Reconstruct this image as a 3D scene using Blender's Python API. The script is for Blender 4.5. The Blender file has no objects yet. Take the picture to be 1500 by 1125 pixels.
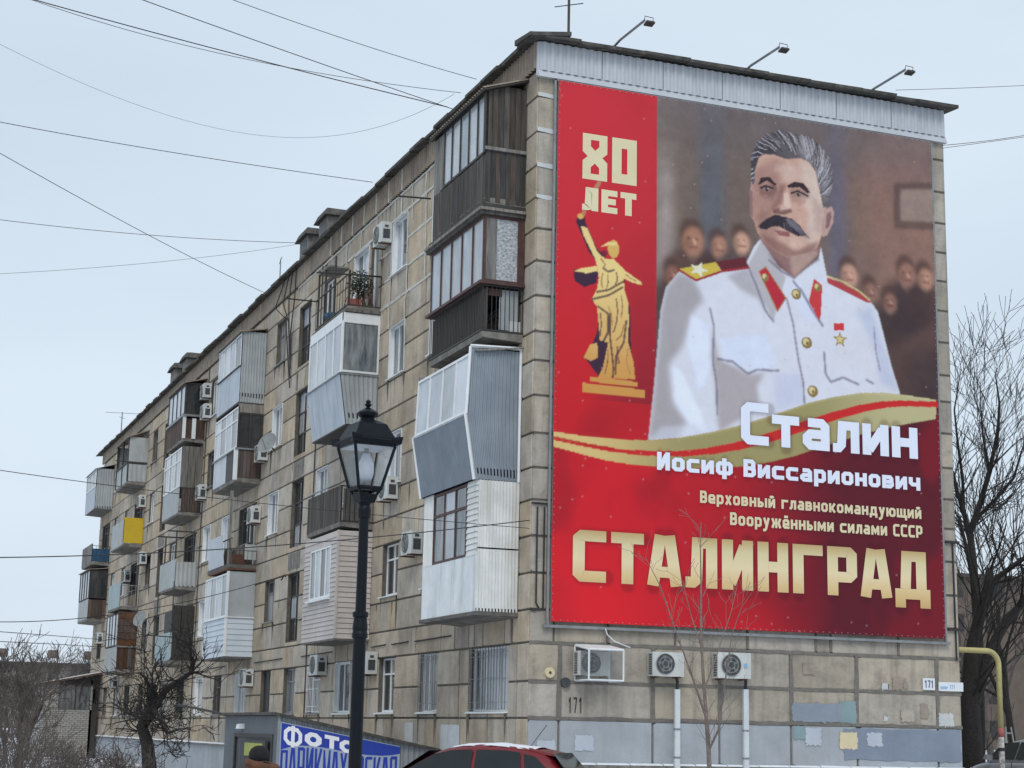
import bpy, math, random
import numpy as np
from mathutils import Vector, Matrix
random.seed(7)
RR = random.Random(11)
sc = bpy.context.scene
col = sc.collection

# ---------------------------------------------------------------- camera, sky, sun, exposure
CAM = Vector((-12.6599, -31.5552, 1.6506))
cam = bpy.data.objects.new('camera', bpy.data.cameras.new('camera')); col.objects.link(cam)
cam.matrix_world = Matrix.Translation(CAM) @ Matrix(((0.9311, -0.0901, -0.3536), (-0.3643, -0.1775, -0.9142), (0.0196, 0.98, -0.198))).to_4x4()
cam.data.sensor_width = 36; cam.data.lens = 60.5243
cam.data.clip_start = .1; cam.data.clip_end = 3000
sc.camera = cam
w = bpy.data.worlds.new('World'); sc.world = w; w.use_nodes = True
nt = w.node_tree; bg = nt.nodes['Background']; bg.inputs['Strength'].default_value = 0.1
SUN_EL, SUN_AZ = math.radians(48), math.radians(205)
sky = nt.nodes.new('ShaderNodeTexSky'); sky.sky_type = 'NISHITA'; sky.sun_disc = False
sky.sun_elevation = SUN_EL; sky.sun_rotation = SUN_AZ; sky.dust_density = 3; sky.air_density = 1
tc = nt.nodes.new('ShaderNodeTexCoord'); mp = nt.nodes.new('ShaderNodeMapping'); mp.inputs['Scale'].default_value = (1.2, 1.2, 4)
nz = nt.nodes.new('ShaderNodeTexNoise'); nz.inputs['Scale'].default_value = 1.1; nz.inputs['Detail'].default_value = 5
nt.links.new(tc.outputs['Generated'], mp.inputs[0]); nt.links.new(mp.outputs[0], nz.inputs[0])
cr = nt.nodes.new('ShaderNodeValToRGB')      # the overcast layer: pale grey-blue, thicker and thinner cloud
cr.color_ramp.elements[0].position = .34; cr.color_ramp.elements[0].color = (.565, .665, .77, 1)
cr.color_ramp.elements[1].position = .68; cr.color_ramp.elements[1].color = (.685, .785, .885, 1)
nt.links.new(nz.outputs['Fac'], cr.inputs[0])
sca = nt.nodes.new('ShaderNodeVectorMath'); sca.operation = 'SCALE'; sca.inputs['Scale'].default_value = 11.0
nt.links.new(cr.outputs[0], sca.inputs[0])
mx = nt.nodes.new('ShaderNodeMix'); mx.data_type = 'RGBA'; mx.inputs[0].default_value = .93
nt.links.new(sky.outputs[0], mx.inputs[6]); nt.links.new(sca.outputs[0], mx.inputs[7]); nt.links.new(mx.outputs[2], bg.inputs['Color'])
sun = bpy.data.objects.new('sun', bpy.data.lights.new('sun', 'SUN')); col.objects.link(sun)
sun.data.energy = 1.3; sun.data.angle = math.radians(22); sun.data.color = (1, .96, .9)
sd = Vector((math.sin(SUN_AZ)*math.cos(SUN_EL), math.cos(SUN_AZ)*math.cos(SUN_EL), math.sin(SUN_EL)))
sun.rotation_euler = sd.to_track_quat('Z', 'Y').to_euler()
sc.view_settings.view_transform = 'Standard'; sc.view_settings.look = 'None'
sc.view_settings.exposure = 0; sc.view_settings.gamma = 1; sc.view_settings.use_curve_mapping = False

# ---------------------------------------------------------------- materials
def lin(r, g, b):
    f = lambda c: (c/255/12.92) if c/255 <= .04045 else ((c/255+.055)/1.055)**2.4
    return (f(r), f(g), f(b))
def mat(name, c1, c2=None, scale=3, rough=.8, metal=0, bump=0, bscale=30, streak=0, dirt=None, rnd=0, spec=.5, rnd_island=False, alpha=None, trans=0, stretch=(1,1,1), c3=None, blotch=0, bdirt=(.10,.085,.07)):
    """procedural surface: two-tone noise, optional vertical streaks of dirt, per-object tone, bump"""
    m = bpy.data.materials.new(name); m.use_nodes = True; t = m.node_tree; N = t.nodes; L = t.links
    b = N['Principled BSDF']; b.inputs['Roughness'].default_value = rough; b.inputs['Metallic'].default_value = metal
    b.inputs['Specular IOR Level'].default_value = spec
    g = N.new('ShaderNodeNewGeometry')
    c2 = c2 or tuple(x*.8 for x in c1)
    mpn = N.new('ShaderNodeMapping'); mpn.inputs['Scale'].default_value = stretch; L.new(g.outputs['Position'], mpn.inputs[0])
    n = N.new('ShaderNodeTexNoise'); n.inputs['Scale'].default_value = scale; n.inputs['Detail'].default_value = 6; n.inputs['Roughness'].default_value = .62
    L.new(mpn.outputs[0], n.inputs[0])
    r = N.new('ShaderNodeValToRGB'); r.color_ramp.elements[0].position = .32; r.color_ramp.elements[1].position = .68
    r.color_ramp.elements[0].color = (*c2, 1); r.color_ramp.elements[1].color = (*c1, 1)
    if c3:
        e = r.color_ramp.elements.new(.5); e.color = (*c3, 1)
    L.new(n.outputs['Fac'], r.inputs[0]); out = r.outputs[0]
    if rnd:
        oi = N.new('ShaderNodeObjectInfo'); src = oi.outputs['Random']
        if rnd_island: src = g.outputs['Random Per Island']
        hs = N.new('ShaderNodeHueSaturation')
        mr = N.new('ShaderNodeMapRange'); mr.inputs['To Min'].default_value = 1-rnd; mr.inputs['To Max'].default_value = 1+rnd*.7
        L.new(src, mr.inputs[0]); L.new(mr.outputs[0], hs.inputs['Value'])
        ml = N.new('ShaderNodeMath'); ml.operation = 'MULTIPLY'; ml.inputs[1].default_value = 7.13; L.new(src, ml.inputs[0])
        fr = N.new('ShaderNodeMath'); fr.operation = 'FRACT'; L.new(ml.outputs[0], fr.inputs[0])
        m2 = N.new('ShaderNodeMapRange'); m2.inputs['To Min'].default_value = 1-rnd*2.2; m2.inputs['To Max'].default_value = 1+rnd*1.2
        L.new(fr.outputs[0], m2.inputs[0]); L.new(m2.outputs[0], hs.inputs['Saturation']); L.new(out, hs.inputs['Color']); out = hs.outputs[0]
    if blotch:
        n5 = N.new('ShaderNodeTexNoise'); n5.inputs['Scale'].default_value = .55; n5.inputs['Detail'].default_value = 8; n5.inputs['Roughness'].default_value = .68; L.new(g.outputs['Position'], n5.inputs[0])
        r5 = N.new('ShaderNodeValToRGB'); r5.color_ramp.elements[0].position = .46; r5.color_ramp.elements[1].position = .66
        r5.color_ramp.elements[0].color = (0,0,0,1); r5.color_ramp.elements[1].color = (blotch,)*3+(1,)
        L.new(n5.outputs['Fac'], r5.inputs[0]); m5 = N.new('ShaderNodeMix'); m5.data_type = 'RGBA'; L.new(r5.outputs[0], m5.inputs[0]); L.new(out, m5.inputs[6]); m5.inputs[7].default_value = (*bdirt, 1); out = m5.outputs[2]
    if streak:
        ms = N.new('ShaderNodeMapping'); ms.inputs['Scale'].default_value = (3.2, 3.2, .28); L.new(g.outputs['Position'], ms.inputs[0])
        ns = N.new('ShaderNodeTexNoise'); ns.inputs['Scale'].default_value = 1.6; ns.inputs['Detail'].default_value = 5; L.new(ms.outputs[0], ns.inputs[0])
        rs = N.new('ShaderNodeValToRGB'); rs.color_ramp.elements[0].position = .5; rs.color_ramp.elements[1].position = .74
        rs.color_ramp.elements[0].color = (0,0,0,1); rs.color_ramp.elements[1].color = (streak,)*3+(1,)
        L.new(ns.outputs['Fac'], rs.inputs[0])
        mm = N.new('ShaderNodeMix'); mm.data_type = 'RGBA'; L.new(rs.outputs[0], mm.inputs[0]); L.new(out, mm.inputs[6]); mm.inputs[7].default_value = (*(dirt or (.07,.06,.05)), 1)
        out = mm.outputs[2]
    L.new(out, b.inputs['Base Color'])
    if bump:
        nb = N.new('ShaderNodeTexNoise'); nb.inputs['Scale'].default_value = bscale; nb.inputs['Detail'].default_value = 5; L.new(mpn.outputs[0], nb.inputs[0])
        bm = N.new('ShaderNodeBump'); bm.inputs['Strength'].default_value = bump; bm.inputs['Distance'].default_value = .03
        L.new(nb.outputs['Fac'], bm.inputs['Height']); L.new(bm.outputs[0], b.inputs['Normal'])
    if trans:
        b.inputs['Transmission Weight'].default_value = trans; b.inputs['IOR'].default_value = 1.2
    return m
M = {}
M['block']   = mat('stone_block', (.54,.46,.355), (.38,.325,.252), 1.9, .9, bump=.5, bscale=14, streak=.32, dirt=(.16,.13,.10), rnd=.17, c3=(.475,.395,.30), blotch=.42)
M['blocks']  = mat('stone_block_far', (.54,.46,.355), (.38,.325,.252), 1.9, .9, bump=.4, bscale=14, streak=.32, dirt=(.16,.13,.10), rnd=.17, rnd_island=True, c3=(.475,.395,.30), blotch=.42)
M['block_e'] = mat('stone_block_grey', (.46,.41,.335), (.32,.285,.235), 2.6, .9, bump=.6, bscale=12, streak=.55, dirt=(.15,.13,.11), rnd=.13, c3=(.43,.38,.31), blotch=.38, bdirt=(.14,.12,.10))
M['mortar']  = mat('mortar', (.16,.145,.125), (.085,.075,.065), 6, .95, bump=.5)
M['mortar_e']= mat('mortar_grey', (.21,.195,.175), (.15,.135,.12), 6, .95, bump=.6)
M['sealant'] = mat('pale_sealant', (.62,.60,.55), (.45,.43,.38), 5, .8)
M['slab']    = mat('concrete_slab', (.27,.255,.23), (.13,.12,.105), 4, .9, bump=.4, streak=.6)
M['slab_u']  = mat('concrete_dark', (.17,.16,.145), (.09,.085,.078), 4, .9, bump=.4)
M['paint_b'] = mat('grey_blue_paint', (.41,.44,.475), (.33,.36,.395), 1.4, .7, bump=.25, blotch=.4, bdirt=(.24,.24,.235), rnd=.06, streak=.3, dirt=(.28,.29,.29))
M['paint_d'] = mat('dark_blue_paint', (.24,.28,.35), (.19,.225,.29), 1.4, .7, bump=.25)
M['paint_t'] = mat('teal_paint', (.25,.35,.36), (.20,.29,.31), 2.4, .7)
M['paint_w'] = mat('pale_paint', (.50,.54,.60), (.44,.48,.54), 2.4, .7)
M['paint_y'] = mat('cream_paint', (.72,.62,.40), (.62,.53,.34), 2.4, .7)
M['paint_g'] = mat('dull_patch', (.36,.29,.24), (.28,.235,.19), 6, .8)
M['white']   = mat('white_plastic', (.80,.82,.83), (.70,.72,.73), 3, .45, streak=.2, dirt=(.35,.34,.31))
M['whitem']  = mat('white_sheet_metal', (.80,.81,.79), (.66,.67,.65), 2, .55, blotch=.3, bdirt=(.33,.31,.27), streak=.5, dirt=(.42,.40,.35))
M['bluew']   = mat('blue_white_sheet', (.50,.55,.61), (.42,.475,.535), 2, .55, blotch=.25, bdirt=(.30,.32,.34), streak=.3)
M['greym']   = mat('grey_corrugated_metal', (.21,.25,.29), (.16,.19,.23), 1.5, .5, streak=.25, dirt=(.12,.13,.14))
M['palem']   = mat('pale_corrugated_metal', (.42,.45,.465), (.33,.36,.375), 1.5, .55, blotch=.3, bdirt=(.22,.22,.21), streak=.4, dirt=(.25,.26,.26))
M['fascia']  = mat('light_grey_fascia', (.53,.555,.59), (.45,.475,.51), 1.2, .5, streak=.2, dirt=(.30,.31,.32))
M['asb']     = mat('asbestos_sheet', (.36,.295,.23), (.24,.195,.155), 3, .95, bump=.4, streak=.7, dirt=(.12,.11,.10))
M['siding']  = mat('pink_white_siding', (.58,.53,.50), (.47,.43,.405), 1.5, .6, blotch=.3, bdirt=(.30,.27,.24), streak=.35, dirt=(.36,.31,.28))
M['sidingw'] = mat('white_siding', (.60,.66,.72), (.53,.59,.65), 1.5, .6, streak=.15, dirt=(.4,.4,.4))
M['wood']    = mat('weathered_dark_wood', (.115,.098,.085), (.045,.038,.033), 7, .95, bump=.6, bscale=40, rnd=.35, stretch=(1.6,1.6,.16), c3=(.08,.068,.06))
M['woodg']   = mat('grey_wood', (.27,.255,.235), (.11,.10,.09), 7, .95, bump=.5, rnd=.3, stretch=(1.6,1.6,.16))
M['woodb']   = mat('brown_wood', (.13,.075,.052), (.06,.036,.027), 7, .9, bump=.5, rnd=.35, stretch=(1.6,1.6,.16))
M['frameb']  = mat('brown_frame', (.10,.045,.038), (.05,.024,.02), 8, .6)
M['framed']  = mat('dark_frame', (.05,.045,.042), (.025,.022,.02), 8, .6)
M['black']   = mat('black_metal', (.032,.031,.03), (.018,.018,.018), 10, .55)
M['iron']    = mat('dark_iron', (.055,.05,.045), (.03,.027,.024), 10, .6)
M['rail']    = mat('grey_steel', (.30,.31,.32), (.20,.21,.215), 4, .45, metal=.3)
M['glassp']  = mat('pale_glass', (.52,.555,.59), (.30,.335,.37), 1.6, .12, spec=.7, rnd=.18, stretch=(1,1,.5))
M['glassd']  = mat('dark_glass', (.045,.05,.055), (.02,.024,.028), 2, .06, spec=.8, rnd=.3)
M['glassm']  = mat('mid_glass', (.26,.28,.29), (.05,.06,.07), 3.2, .08, spec=.7, rnd=.3, stretch=(2,2,.35))
M['lace']    = mat('lace_curtain', (.60,.62,.64), (.14,.155,.175), 16, .4, stretch=(1,1,1.4))
M['roof']    = mat('bitumen_roof', (.095,.088,.078), (.04,.038,.035), 5, .95, bump=.9, bscale=20, streak=.4, dirt=(.2,.18,.15))
M['snow']    = mat('snow', (.80,.83,.87), (.68,.72,.77), 3, .7, bump=.4)
M['yellow']  = mat('yellow_panel', (.62,.43,.02), (.55,.37,.015), 2, .6)
M['teal']    = mat('pale_teal_panel', (.36,.44,.45), (.30,.37,.38), 2, .6, streak=.3)
M['palepan'] = mat('pale_panel', (.44,.46,.46), (.35,.37,.37), 2, .7, streak=.4, dirt=(.22,.21,.19))
M['blue']    = mat('blue_cloth', (.03,.10,.19), (.02,.06,.12), 3, .9)
M['ac']      = mat('air_conditioner_white', (.62,.64,.62), (.50,.52,.50), 4, .5, streak=.3, dirt=(.33,.31,.27))
M['acside']  = mat('air_conditioner_side', (.40,.42,.40), (.30,.32,.30), 4, .5)
M['fan']     = mat('fan_grille', (.07,.075,.08), (.04,.042,.045), 8, .5)
M['fin']     = mat('fan_blade', (.16,.17,.18), (.11,.12,.125), 8, .4)
M['pipew']   = mat('white_conduit', (.66,.70,.72), (.55,.59,.61), 6, .5, streak=.3, dirt=(.3,.3,.3))
M['lampblk'] = mat('lamp_post_black', (.007,.010,.015), (.005,.007,.010), 12, .45, bump=.1, spec=.18)
M['dishm'] = mat('dish_grey', (.27,.28,.28), (.20,.21,.21), 4, .6)
M['bulb']    = mat('frosted_bulb', (.85,.87,.92), (.78,.80,.86), 3, .3)
M['tree']    = mat('dark_bark', (.032,.027,.025), (.014,.012,.011), 12, .95, bump=.8)
M['treel']   = mat('grey_brown_bark', (.25,.20,.175), (.15,.12,.105), 14, .9, bump=.5)
M['treem']   = mat('brown_twig', (.135,.112,.10), (.07,.058,.052), 8, .95)
M['red']     = mat('red_car_paint', (.17,.010,.016), (.14,.008,.012), 2, .25, spec=.5)
M['silver']  = mat('silver_car_paint', (.33,.34,.36), (.30,.31,.33), 2, .3, metal=.35)
M['carglass']= mat('car_glass', (.018,.024,.026), (.012,.016,.018), 2, .05, spec=.35)
M['rubber']  = mat('tyre_rubber', (.025,.025,.025), (.015,.015,.015), 8, .9)
M['kgrey']   = mat('dark_grey_panel', (.12,.135,.155), (.095,.108,.125), 1.5, .6, streak=.25)
M['kcorr']   = mat('light_grey_panel', (.30,.315,.335), (.22,.235,.25), 1.5, .6, streak=.3)
M['signblue']= mat('sign_blue', (.014,.045,.36), (.012,.040,.32), 2, .4)
M['signgrey']= mat('sign_grey_blue', (.36,.42,.54), (.32,.38,.49), 2, .4)
M['letterw'] = mat('letter_white', (.83,.84,.88), (.80,.81,.85), 2, .5)
M['gold']    = mat('letter_gold', (.71,.52,.25), (.60,.42,.18), .35, .5)
M['goldp']   = mat('letter_pale_gold', (.74,.66,.43), (.70,.60,.38), 1, .5)
M['board']   = mat('notice_board', (.05,.055,.06), (.03,.033,.036), 3, .6)
M['green']   = mat('yellow_green_paper', (.42,.45,.10), (.28,.31,.07), 9, .7)
M['brickw']  = mat('silicate_brick', (.42,.40,.37), (.28,.265,.245), 4, .95, bump=.4, rnd=.15, rnd_island=True)
M['farb']    = mat('far_brown_brick', (.16,.125,.105), (.12,.095,.08), 1.5, .95)
M['farg']    = mat('far_grey_building', (.24,.235,.22), (.18,.175,.165), 1.5, .95)
M['gasy']    = mat('yellow_gas_pipe', (.50,.44,.19), (.40,.35,.15), 5, .6, streak=.35, dirt=(.2,.17,.1))
M['gasr']    = mat('red_worn_paint', (.42,.10,.09), (.30,.12,.10), 9, .7)
M['gasw']    = mat('white_worn_paint', (.60,.58,.55), (.10,.09,.085), 9, .8)
M['hat']     = mat('black_knit', (.015,.015,.018), (.008,.008,.01), 30, .95, bump=.8, bscale=80)
M['coat']    = mat('dark_coat', (.03,.028,.03), (.018,.017,.018), 6, .95)
M['scarf']   = mat('rust_brown_cloth', (.15,.065,.035), (.08,.035,.02), 8, .95, bump=.4)
M['skin']    = mat('skin', (.45,.27,.20), (.40,.23,.17), 6, .6)
M['wire']    = mat('wire_black', (.03,.03,.035), (.02,.02,.022), 5, .7)
M['rust']    = mat('rusty_metal', (.16,.075,.045), (.08,.04,.028), 12, .9)
M['plant']   = mat('dull_green_leaf', (.05,.065,.035), (.025,.035,.02), 8, .9)
M['plaster'] = mat('pale_plaster', (.60,.62,.62), (.50,.52,.52), 4, .85, streak=.3, dirt=(.35,.33,.3))
M['ground']  = mat('trampled_snow_ground', (.42,.43,.45), (.17,.155,.14), .5, .9, bump=.5, bscale=3, c3=(.60,.62,.66))
M['signw']   = mat('sign_white', (.74,.77,.80), (.70,.73,.77), 3, .5)
M['lettd']   = mat('letter_dark_blue', (.035,.055,.14), (.03,.045,.12), 2, .6)
M['letk']    = mat('letter_black', (.03,.03,.03), (.02,.02,.02), 2, .8)
M['lettb']   = mat('letter_light_blue', (.20,.42,.70), (.18,.40,.68), 2, .6)
M['palem_a'] = mat('side_corrugated_metal', (.27,.31,.35), (.21,.245,.285), 1.5, .5, streak=.2, dirt=(.15,.16,.17))
M['bluewl']  = mat('bluish_sheet_metal', (.74,.78,.80), (.62,.66,.68), 2, .55, blotch=.25, bdirt=(.33,.33,.31), streak=.35)
M['whitecur']= mat('white_curtain_glass', (.66,.69,.73), (.58,.61,.65), 1.5, .2)
M['palew']   = mat('faded_white_sheet', (.58,.61,.65), (.48,.51,.55), 2, .6, streak=.3, dirt=(.3,.3,.29))
M['paint_d2']= mat('blue_grey_paint', (.27,.31,.36), (.22,.26,.31), 1.6, .7)
M['letterb']= mat('letter_bluish_white', (.78,.82,.93), (.72,.77,.90), 1, .5)
M['glassc'] = mat('curtained_glass', (.52,.52,.50), (.10,.11,.12), 5, .15, spec=.7, rnd=.2, stretch=(2,2,.2))
M['grime'] = mat('grime', (.19,.16,.125), (.13,.11,.09), 3, .95)
gm0 = M['gold']; gt = gm0.node_tree; g0 = gt.nodes.new('ShaderNodeNewGeometry'); g1 = gt.nodes.new('ShaderNodeSeparateXYZ'); g2 = gt.nodes.new('ShaderNodeMapRange'); g3 = gt.nodes.new('ShaderNodeValToRGB')
g2.inputs['From Min'].default_value = 4.35; g2.inputs['From Max'].default_value = 5.63; gt.links.new(g0.outputs['Position'], g1.inputs[0]); gt.links.new(g1.outputs[2], g2.inputs[0]); gt.links.new(g2.outputs[0], g3.inputs[0])
g3.color_ramp.elements[0].color = (.55,.34,.12,1); g3.color_ramp.elements[1].color = (.52,.36,.15,1)
for p_, c_ in ((.3, (.72,.52,.25,1)), (.55, (.80,.66,.40,1)), (.8, (.70,.60,.34,1))): e_ = g3.color_ramp.elements.new(p_); e_.color = c_
gt.links.new(g3.outputs[0], gt.nodes['Principled BSDF'].inputs['Base Color'])   # the printed gold fade of the big word
M['mirror']  = mat('clear_glass', (.9,.92,.93), (.9,.92,.93), 2, .05, trans=1)

# ---------------------------------------------------------------- mesh helpers
class MB:
    def __init__(s): s.v = []; s.f = []
    def poly(s, pts):
        n = len(s.v); s.v += [tuple(p) for p in pts]; s.f.append(tuple(range(n, n+len(pts)))); return s
    def hexa(s, p):          # 8 points: bottom ring 0-3, top ring 4-7
        n = len(s.v); s.v += [tuple(q) for q in p]
        for a in ((3,2,1,0),(4,5,6,7),(0,1,5,4),(1,2,6,5),(2,3,7,6),(3,0,4,7)): s.f.append(tuple(n+i for i in a))
        return s
    def box(s, x0, y0, z0, x1, y1, z1):
        return s.hexa([(x0,y0,z0),(x1,y0,z0),(x1,y1,z0),(x0,y1,z0),(x0,y0,z1),(x1,y0,z1),(x1,y1,z1),(x0,y1,z1)])
    def prism(s, q, t):      # quad q (4 pts) thickened by t along its normal
        q = [Vector(a) for a in q]; n = (q[1]-q[0]).cross(q[3]-q[0]); n.normalize()
        return s.hexa([a - n*t for a in q] + q)
    def tube(s, pts, r, k=6, cap=True):
        pts = [Vector(p) for p in pts]; rs = r if isinstance(r, (list, tuple)) else [r]*len(pts)
        base = len(s.v); ref = None
        for i, p in enumerate(pts):
            d = (pts[min(i+1, len(pts)-1)] - pts[max(i-1, 0)])
            if d.length < 1e-9: d = Vector((0,0,1))
            d.normalize()
            if ref is None:
                ref = d.cross(Vector((0,0,1)) if abs(d.z) < .9 else Vector((1,0,0)))
            a = ref - d*ref.dot(d)
            if a.length < 1e-6: a = d.orthogonal()
            a.normalize(); ref = a; b = d.cross(a)
            for j in range(k):
                an = 2*math.pi*j/k; q = p + (a*math.cos(an) + b*math.sin(an))*rs[i]; s.v.append((q.x, q.y, q.z))
        for i in range(len(pts)-1):
            for j in range(k):
                A = base+i*k+j; B = base+i*k+(j+1)%k; s.f.append((A, B, B+k, A+k))
        if cap:
            s.f.append(tuple(base+j for j in reversed(range(k)))); e = base+(len(pts)-1)*k; s.f.append(tuple(e+j for j in range(k)))
        return s
    def lathe(s, prof, c=(0,0,0), k=16, sq=None):   # profile [(r,z)] about vertical axis
        base = len(s.v)
        for r, z in prof:
            for j in range(k):
                a = 2*math.pi*(j+.5)/k; s.v.append((c[0]+r*math.cos(a), c[1]+r*math.sin(a), c[2]+z))
        for i in range(len(prof)-1):
            for j in range(k):
                A = base+i*k+j; B = base+i*k+(j+1)%k; s.f.append((A, B, B+k, A+k))
        s.f.append(tuple(base+j for j in reversed(range(k)))); e = base+(len(prof)-1)*k; s.f.append(tuple(e+j for j in range(k)))
        return s
    def build(s, name, m, parent=None, smooth=False, kind=None):
        me = bpy.data.meshes.new(name); me.from_pydata(s.v, [], s.f)
        if m is not None: me.materials.append(M[m] if isinstance(m, str) else m)
        if smooth: me.polygons.foreach_set('use_smooth', [True]*len(me.polygons))
        me.update(); o = bpy.data.objects.new(name, me); col.objects.link(o)
        if parent is not None: o.parent = parent
        if kind: o['kind'] = kind
        return o
def tag(o, label=None, cat=None, group=None, kind=None):
    if label: o['label'] = label
    if cat: o['category'] = cat
    if group: o['group'] = group
    if kind: o['kind'] = kind
    return o
def thing(name, label, cat, loc=(0,0,0), rz=0, group=None):
    o = bpy.data.objects.new(name, None); col.objects.link(o); o.location = loc; o.rotation_euler = (0,0,rz); o.empty_display_size = .2
    return tag(o, label, cat, group)
CUBE = {}
def cube(name, m, x0, y0, z0, x1, y1, z1, parent=None):    # alike boxes share one mesh per material
    if m not in CUBE:
        CUBE[m] = MB().box(-.5,-.5,-.5,.5,.5,.5).build('tmp', m).data; bpy.data.objects.remove(bpy.data.objects['tmp'])
    o = bpy.data.objects.new(name, CUBE[m]); col.objects.link(o)
    o.location = ((x0+x1)/2, (y0+y1)/2, (z0+z1)/2); o.scale = (x1-x0, y1-y0, z1-z0)
    if parent is not None: o.parent = parent
    return o
def copy_tree(o, parent=None):
    c = o.copy(); col.objects.link(c)
    if parent is not None: c.parent = parent
    for ch in list(o.children): copy_tree(ch, c)
    return c

# ---------------------------------------------------------------- ground
def gh(x, y):
    st = lambda a, b, t: (lambda q: q*q*(3-2*q))(max(0, min(1, (t-a)/(b-a))))
    h = -.25*st(-6, -14, y)
    h += (st(8, 14, x))*(st(0, 70, y)*1.25 + st(70, 400, y)*1.0)
    h += (1-st(8, 14, x))*st(70, 400, y)*1.0
    return h
g = MB(); gx = [-600,-300,-150,-80]+list(range(-50,60,4))+[80,150,300,600]; gy = [-60,-40,-30]+list(range(-24,84,4))+[100,140,200,300,450,700,1100]
for y in gy:
    for x in gx: g.v.append((x, y, gh(x, y) + (.05*math.sin(x*.7)*math.cos(y*.9) if y > 4 else 0)))
nx = len(gx)
for j in range(len(gy)-1):
    for i in range(nx-1): a = j*nx+i; g.f.append((a, a+1, a+nx+1, a+nx))
tag(g.build('ground', 'ground'), kind='structure', label='trampled winter ground with snow around the apartment block')

# ================================================================ the apartment block
W0, L0 = 10.06, 61.6            # width of the end wall (along X), length of the long facade (along Y)
ZB, ZT = 1.05, 15.25
bld = thing('apartment_building', 'long five storey apartment block of beige stone blocks with patched enclosed balconies', 'building')
body = MB()
rows = [ZB,1.92,2.63,3.38,4.02,4.74,5.47,6.19,6.84,7.54,8.31,9.03,9.63,10.38,11.11,11.8,12.47,13.16,13.9,14.67,ZT]
# bays along the facade: (u0, u1, z0, z1, style)
WIN = []
fl = {1:(2.06,3.38), 2:(4.90,6.19), 3:(7.68,9.0), 4:(10.46,11.8), 5:(13.2,14.62)}
small = [(5.5,6.75),(8.7,10.0),(15.5,16.8),(21.4,22.7),(28.6,29.9),(31.9,33.2),(39.0,40.3),(44.8,46.1),(51.8,53.1),(55.2,56.5)]
for k, (a, b) in enumerate(small):
    for f_, (z0, z1) in fl.items():
        st = RR.choice(['white','white','old','whitedark'])
        if f_ == 1: st = ['grille','oldw','oldtree','whited','old','white','grille','old','white','old'][k]
        if (k, f_) in ((1,5),(1,4),(3,3),(3,4)): st = 'white'
        if (k, f_) in ((3,2),(3,5)): st = 'old'
        if (k, f_) == (1,2): st = 'oldw'
        if (k, f_) == (3,1): st = 'dark'
        WIN.append((a, b, z0, z1, st))
for a, b, st in ((1.12,3.33,'grille3'),(12.45,13.95,'whited'),(24.8,26.3,'whited'),(35.4,36.9,'old'),(48.4,49.9,'old'),(58.4,59.9,'white')):
    WIN.append((a, b, fl[1][0], fl[1][1], st))
for a, b in ((18.3,19.75),(41.7,43.15)):
    WIN += [(a,b,2.06,3.38,'stair1'),(a,b,4.16,6.19,'stair'),(a,b,7.0,9.03,'stair'),(a,b,9.8,11.8,'stair'),(a,b,12.6,14.5,'stair')]
BAL = {'A':(.62,4.0), 'B':(10.9,14.2), 'C':(24.05,27.65), 'D':(34.1,37.6), 'E':(47.3,50.8), 'F':(57.4,61.0)}
ZS = {2:3.90, 3:6.70, 4:9.53, 5:12.38}
for c_, (a, b) in BAL.items():
    for f_ in (2,3,4,5):
        if c_ == 'F' and f_ == 2: WIN.append((a+.9, b-1.2, 4.9, 6.19, 'old')); continue
        WIN.append((a+.35, a+1.1, ZS[f_]+.18, ZS[f_]+2.25, 'door')); WIN.append((a+1.25, b-.6, ZS[f_]+1.0, ZS[f_]+2.25, 'white' if c_ == 'B' else 'old'))
# backing wall in the facade plane x=.03 with the openings cut, reveals and dark room boxes behind
BK = .032
def wall_with_holes(us, zs, holes, put):
    us = sorted(set(us)); zs = sorted(set(zs))
    for i in range(len(us)-1):
        for j in range(len(zs)-1):
            cu, cz = (us[i]+us[i+1])/2, (zs[j]+zs[j+1])/2
            if any(h[0] < cu < h[1] and h[2] < cz < h[3] for h in holes): continue
            put(us[i], us[i+1], zs[j], zs[j+1])
wm = MB()
wall_with_holes([0, L0]+[h[0] for h in WIN]+[h[1] for h in WIN], [ZB, 16.0]+[h[2] for h in WIN]+[h[3] for h in WIN], WIN,
    lambda a,b,c,d: wm.poly([(BK,b,c),(BK,a,c),(BK,a,d),(BK,b,d)]))
for h in WIN:
    a, b, c, d = h[:4]; D = .28
    wm.poly([(BK,a,c),(D,a,c),(D,a,d),(BK,a,d)]); wm.poly([(BK,b,c),(BK,b,d),(D,b,d),(D,b,c)])
    wm.poly([(BK,a,d),(D,a,d),(D,b,d),(BK,b,d)]); wm.poly([(BK,a,c),(BK,b,c),(D,b,c),(D,a,c)])
    wm.poly([(D,b,c),(D,a,c),(D,a,d),(D,b,d)])
wm.build('facade_wall', 'mortar', bld)
em = MB(); em.poly([(BK,BK,ZB),(W0-.0,BK,ZB),(W0,BK,16.0),(BK,BK,16.0)])
em.build('end_wall', 'mortar_e', bld)
rm = MB(); rm.poly([(W0,BK,ZB),(W0,L0,ZB),(W0,L0,16.0),(W0,BK,16.0)]); rm.poly([(W0,L0,ZB),(BK,L0,ZB),(BK,L0,16.0),(W0,L0,16.0)])
rm.build('rear_wall', 'block_e', bld)
pl = MB().box(-.06,-.08,-.4,W0+.05,L0+.05,1.0); pl.build('plinth', 'paint_b', bld)
lg = MB().box(-.13,-.14,1.0,W0+.1,L0+.1,1.05); lg.build('plinth_ledge', 'slab', bld)
sl = MB()
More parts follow.
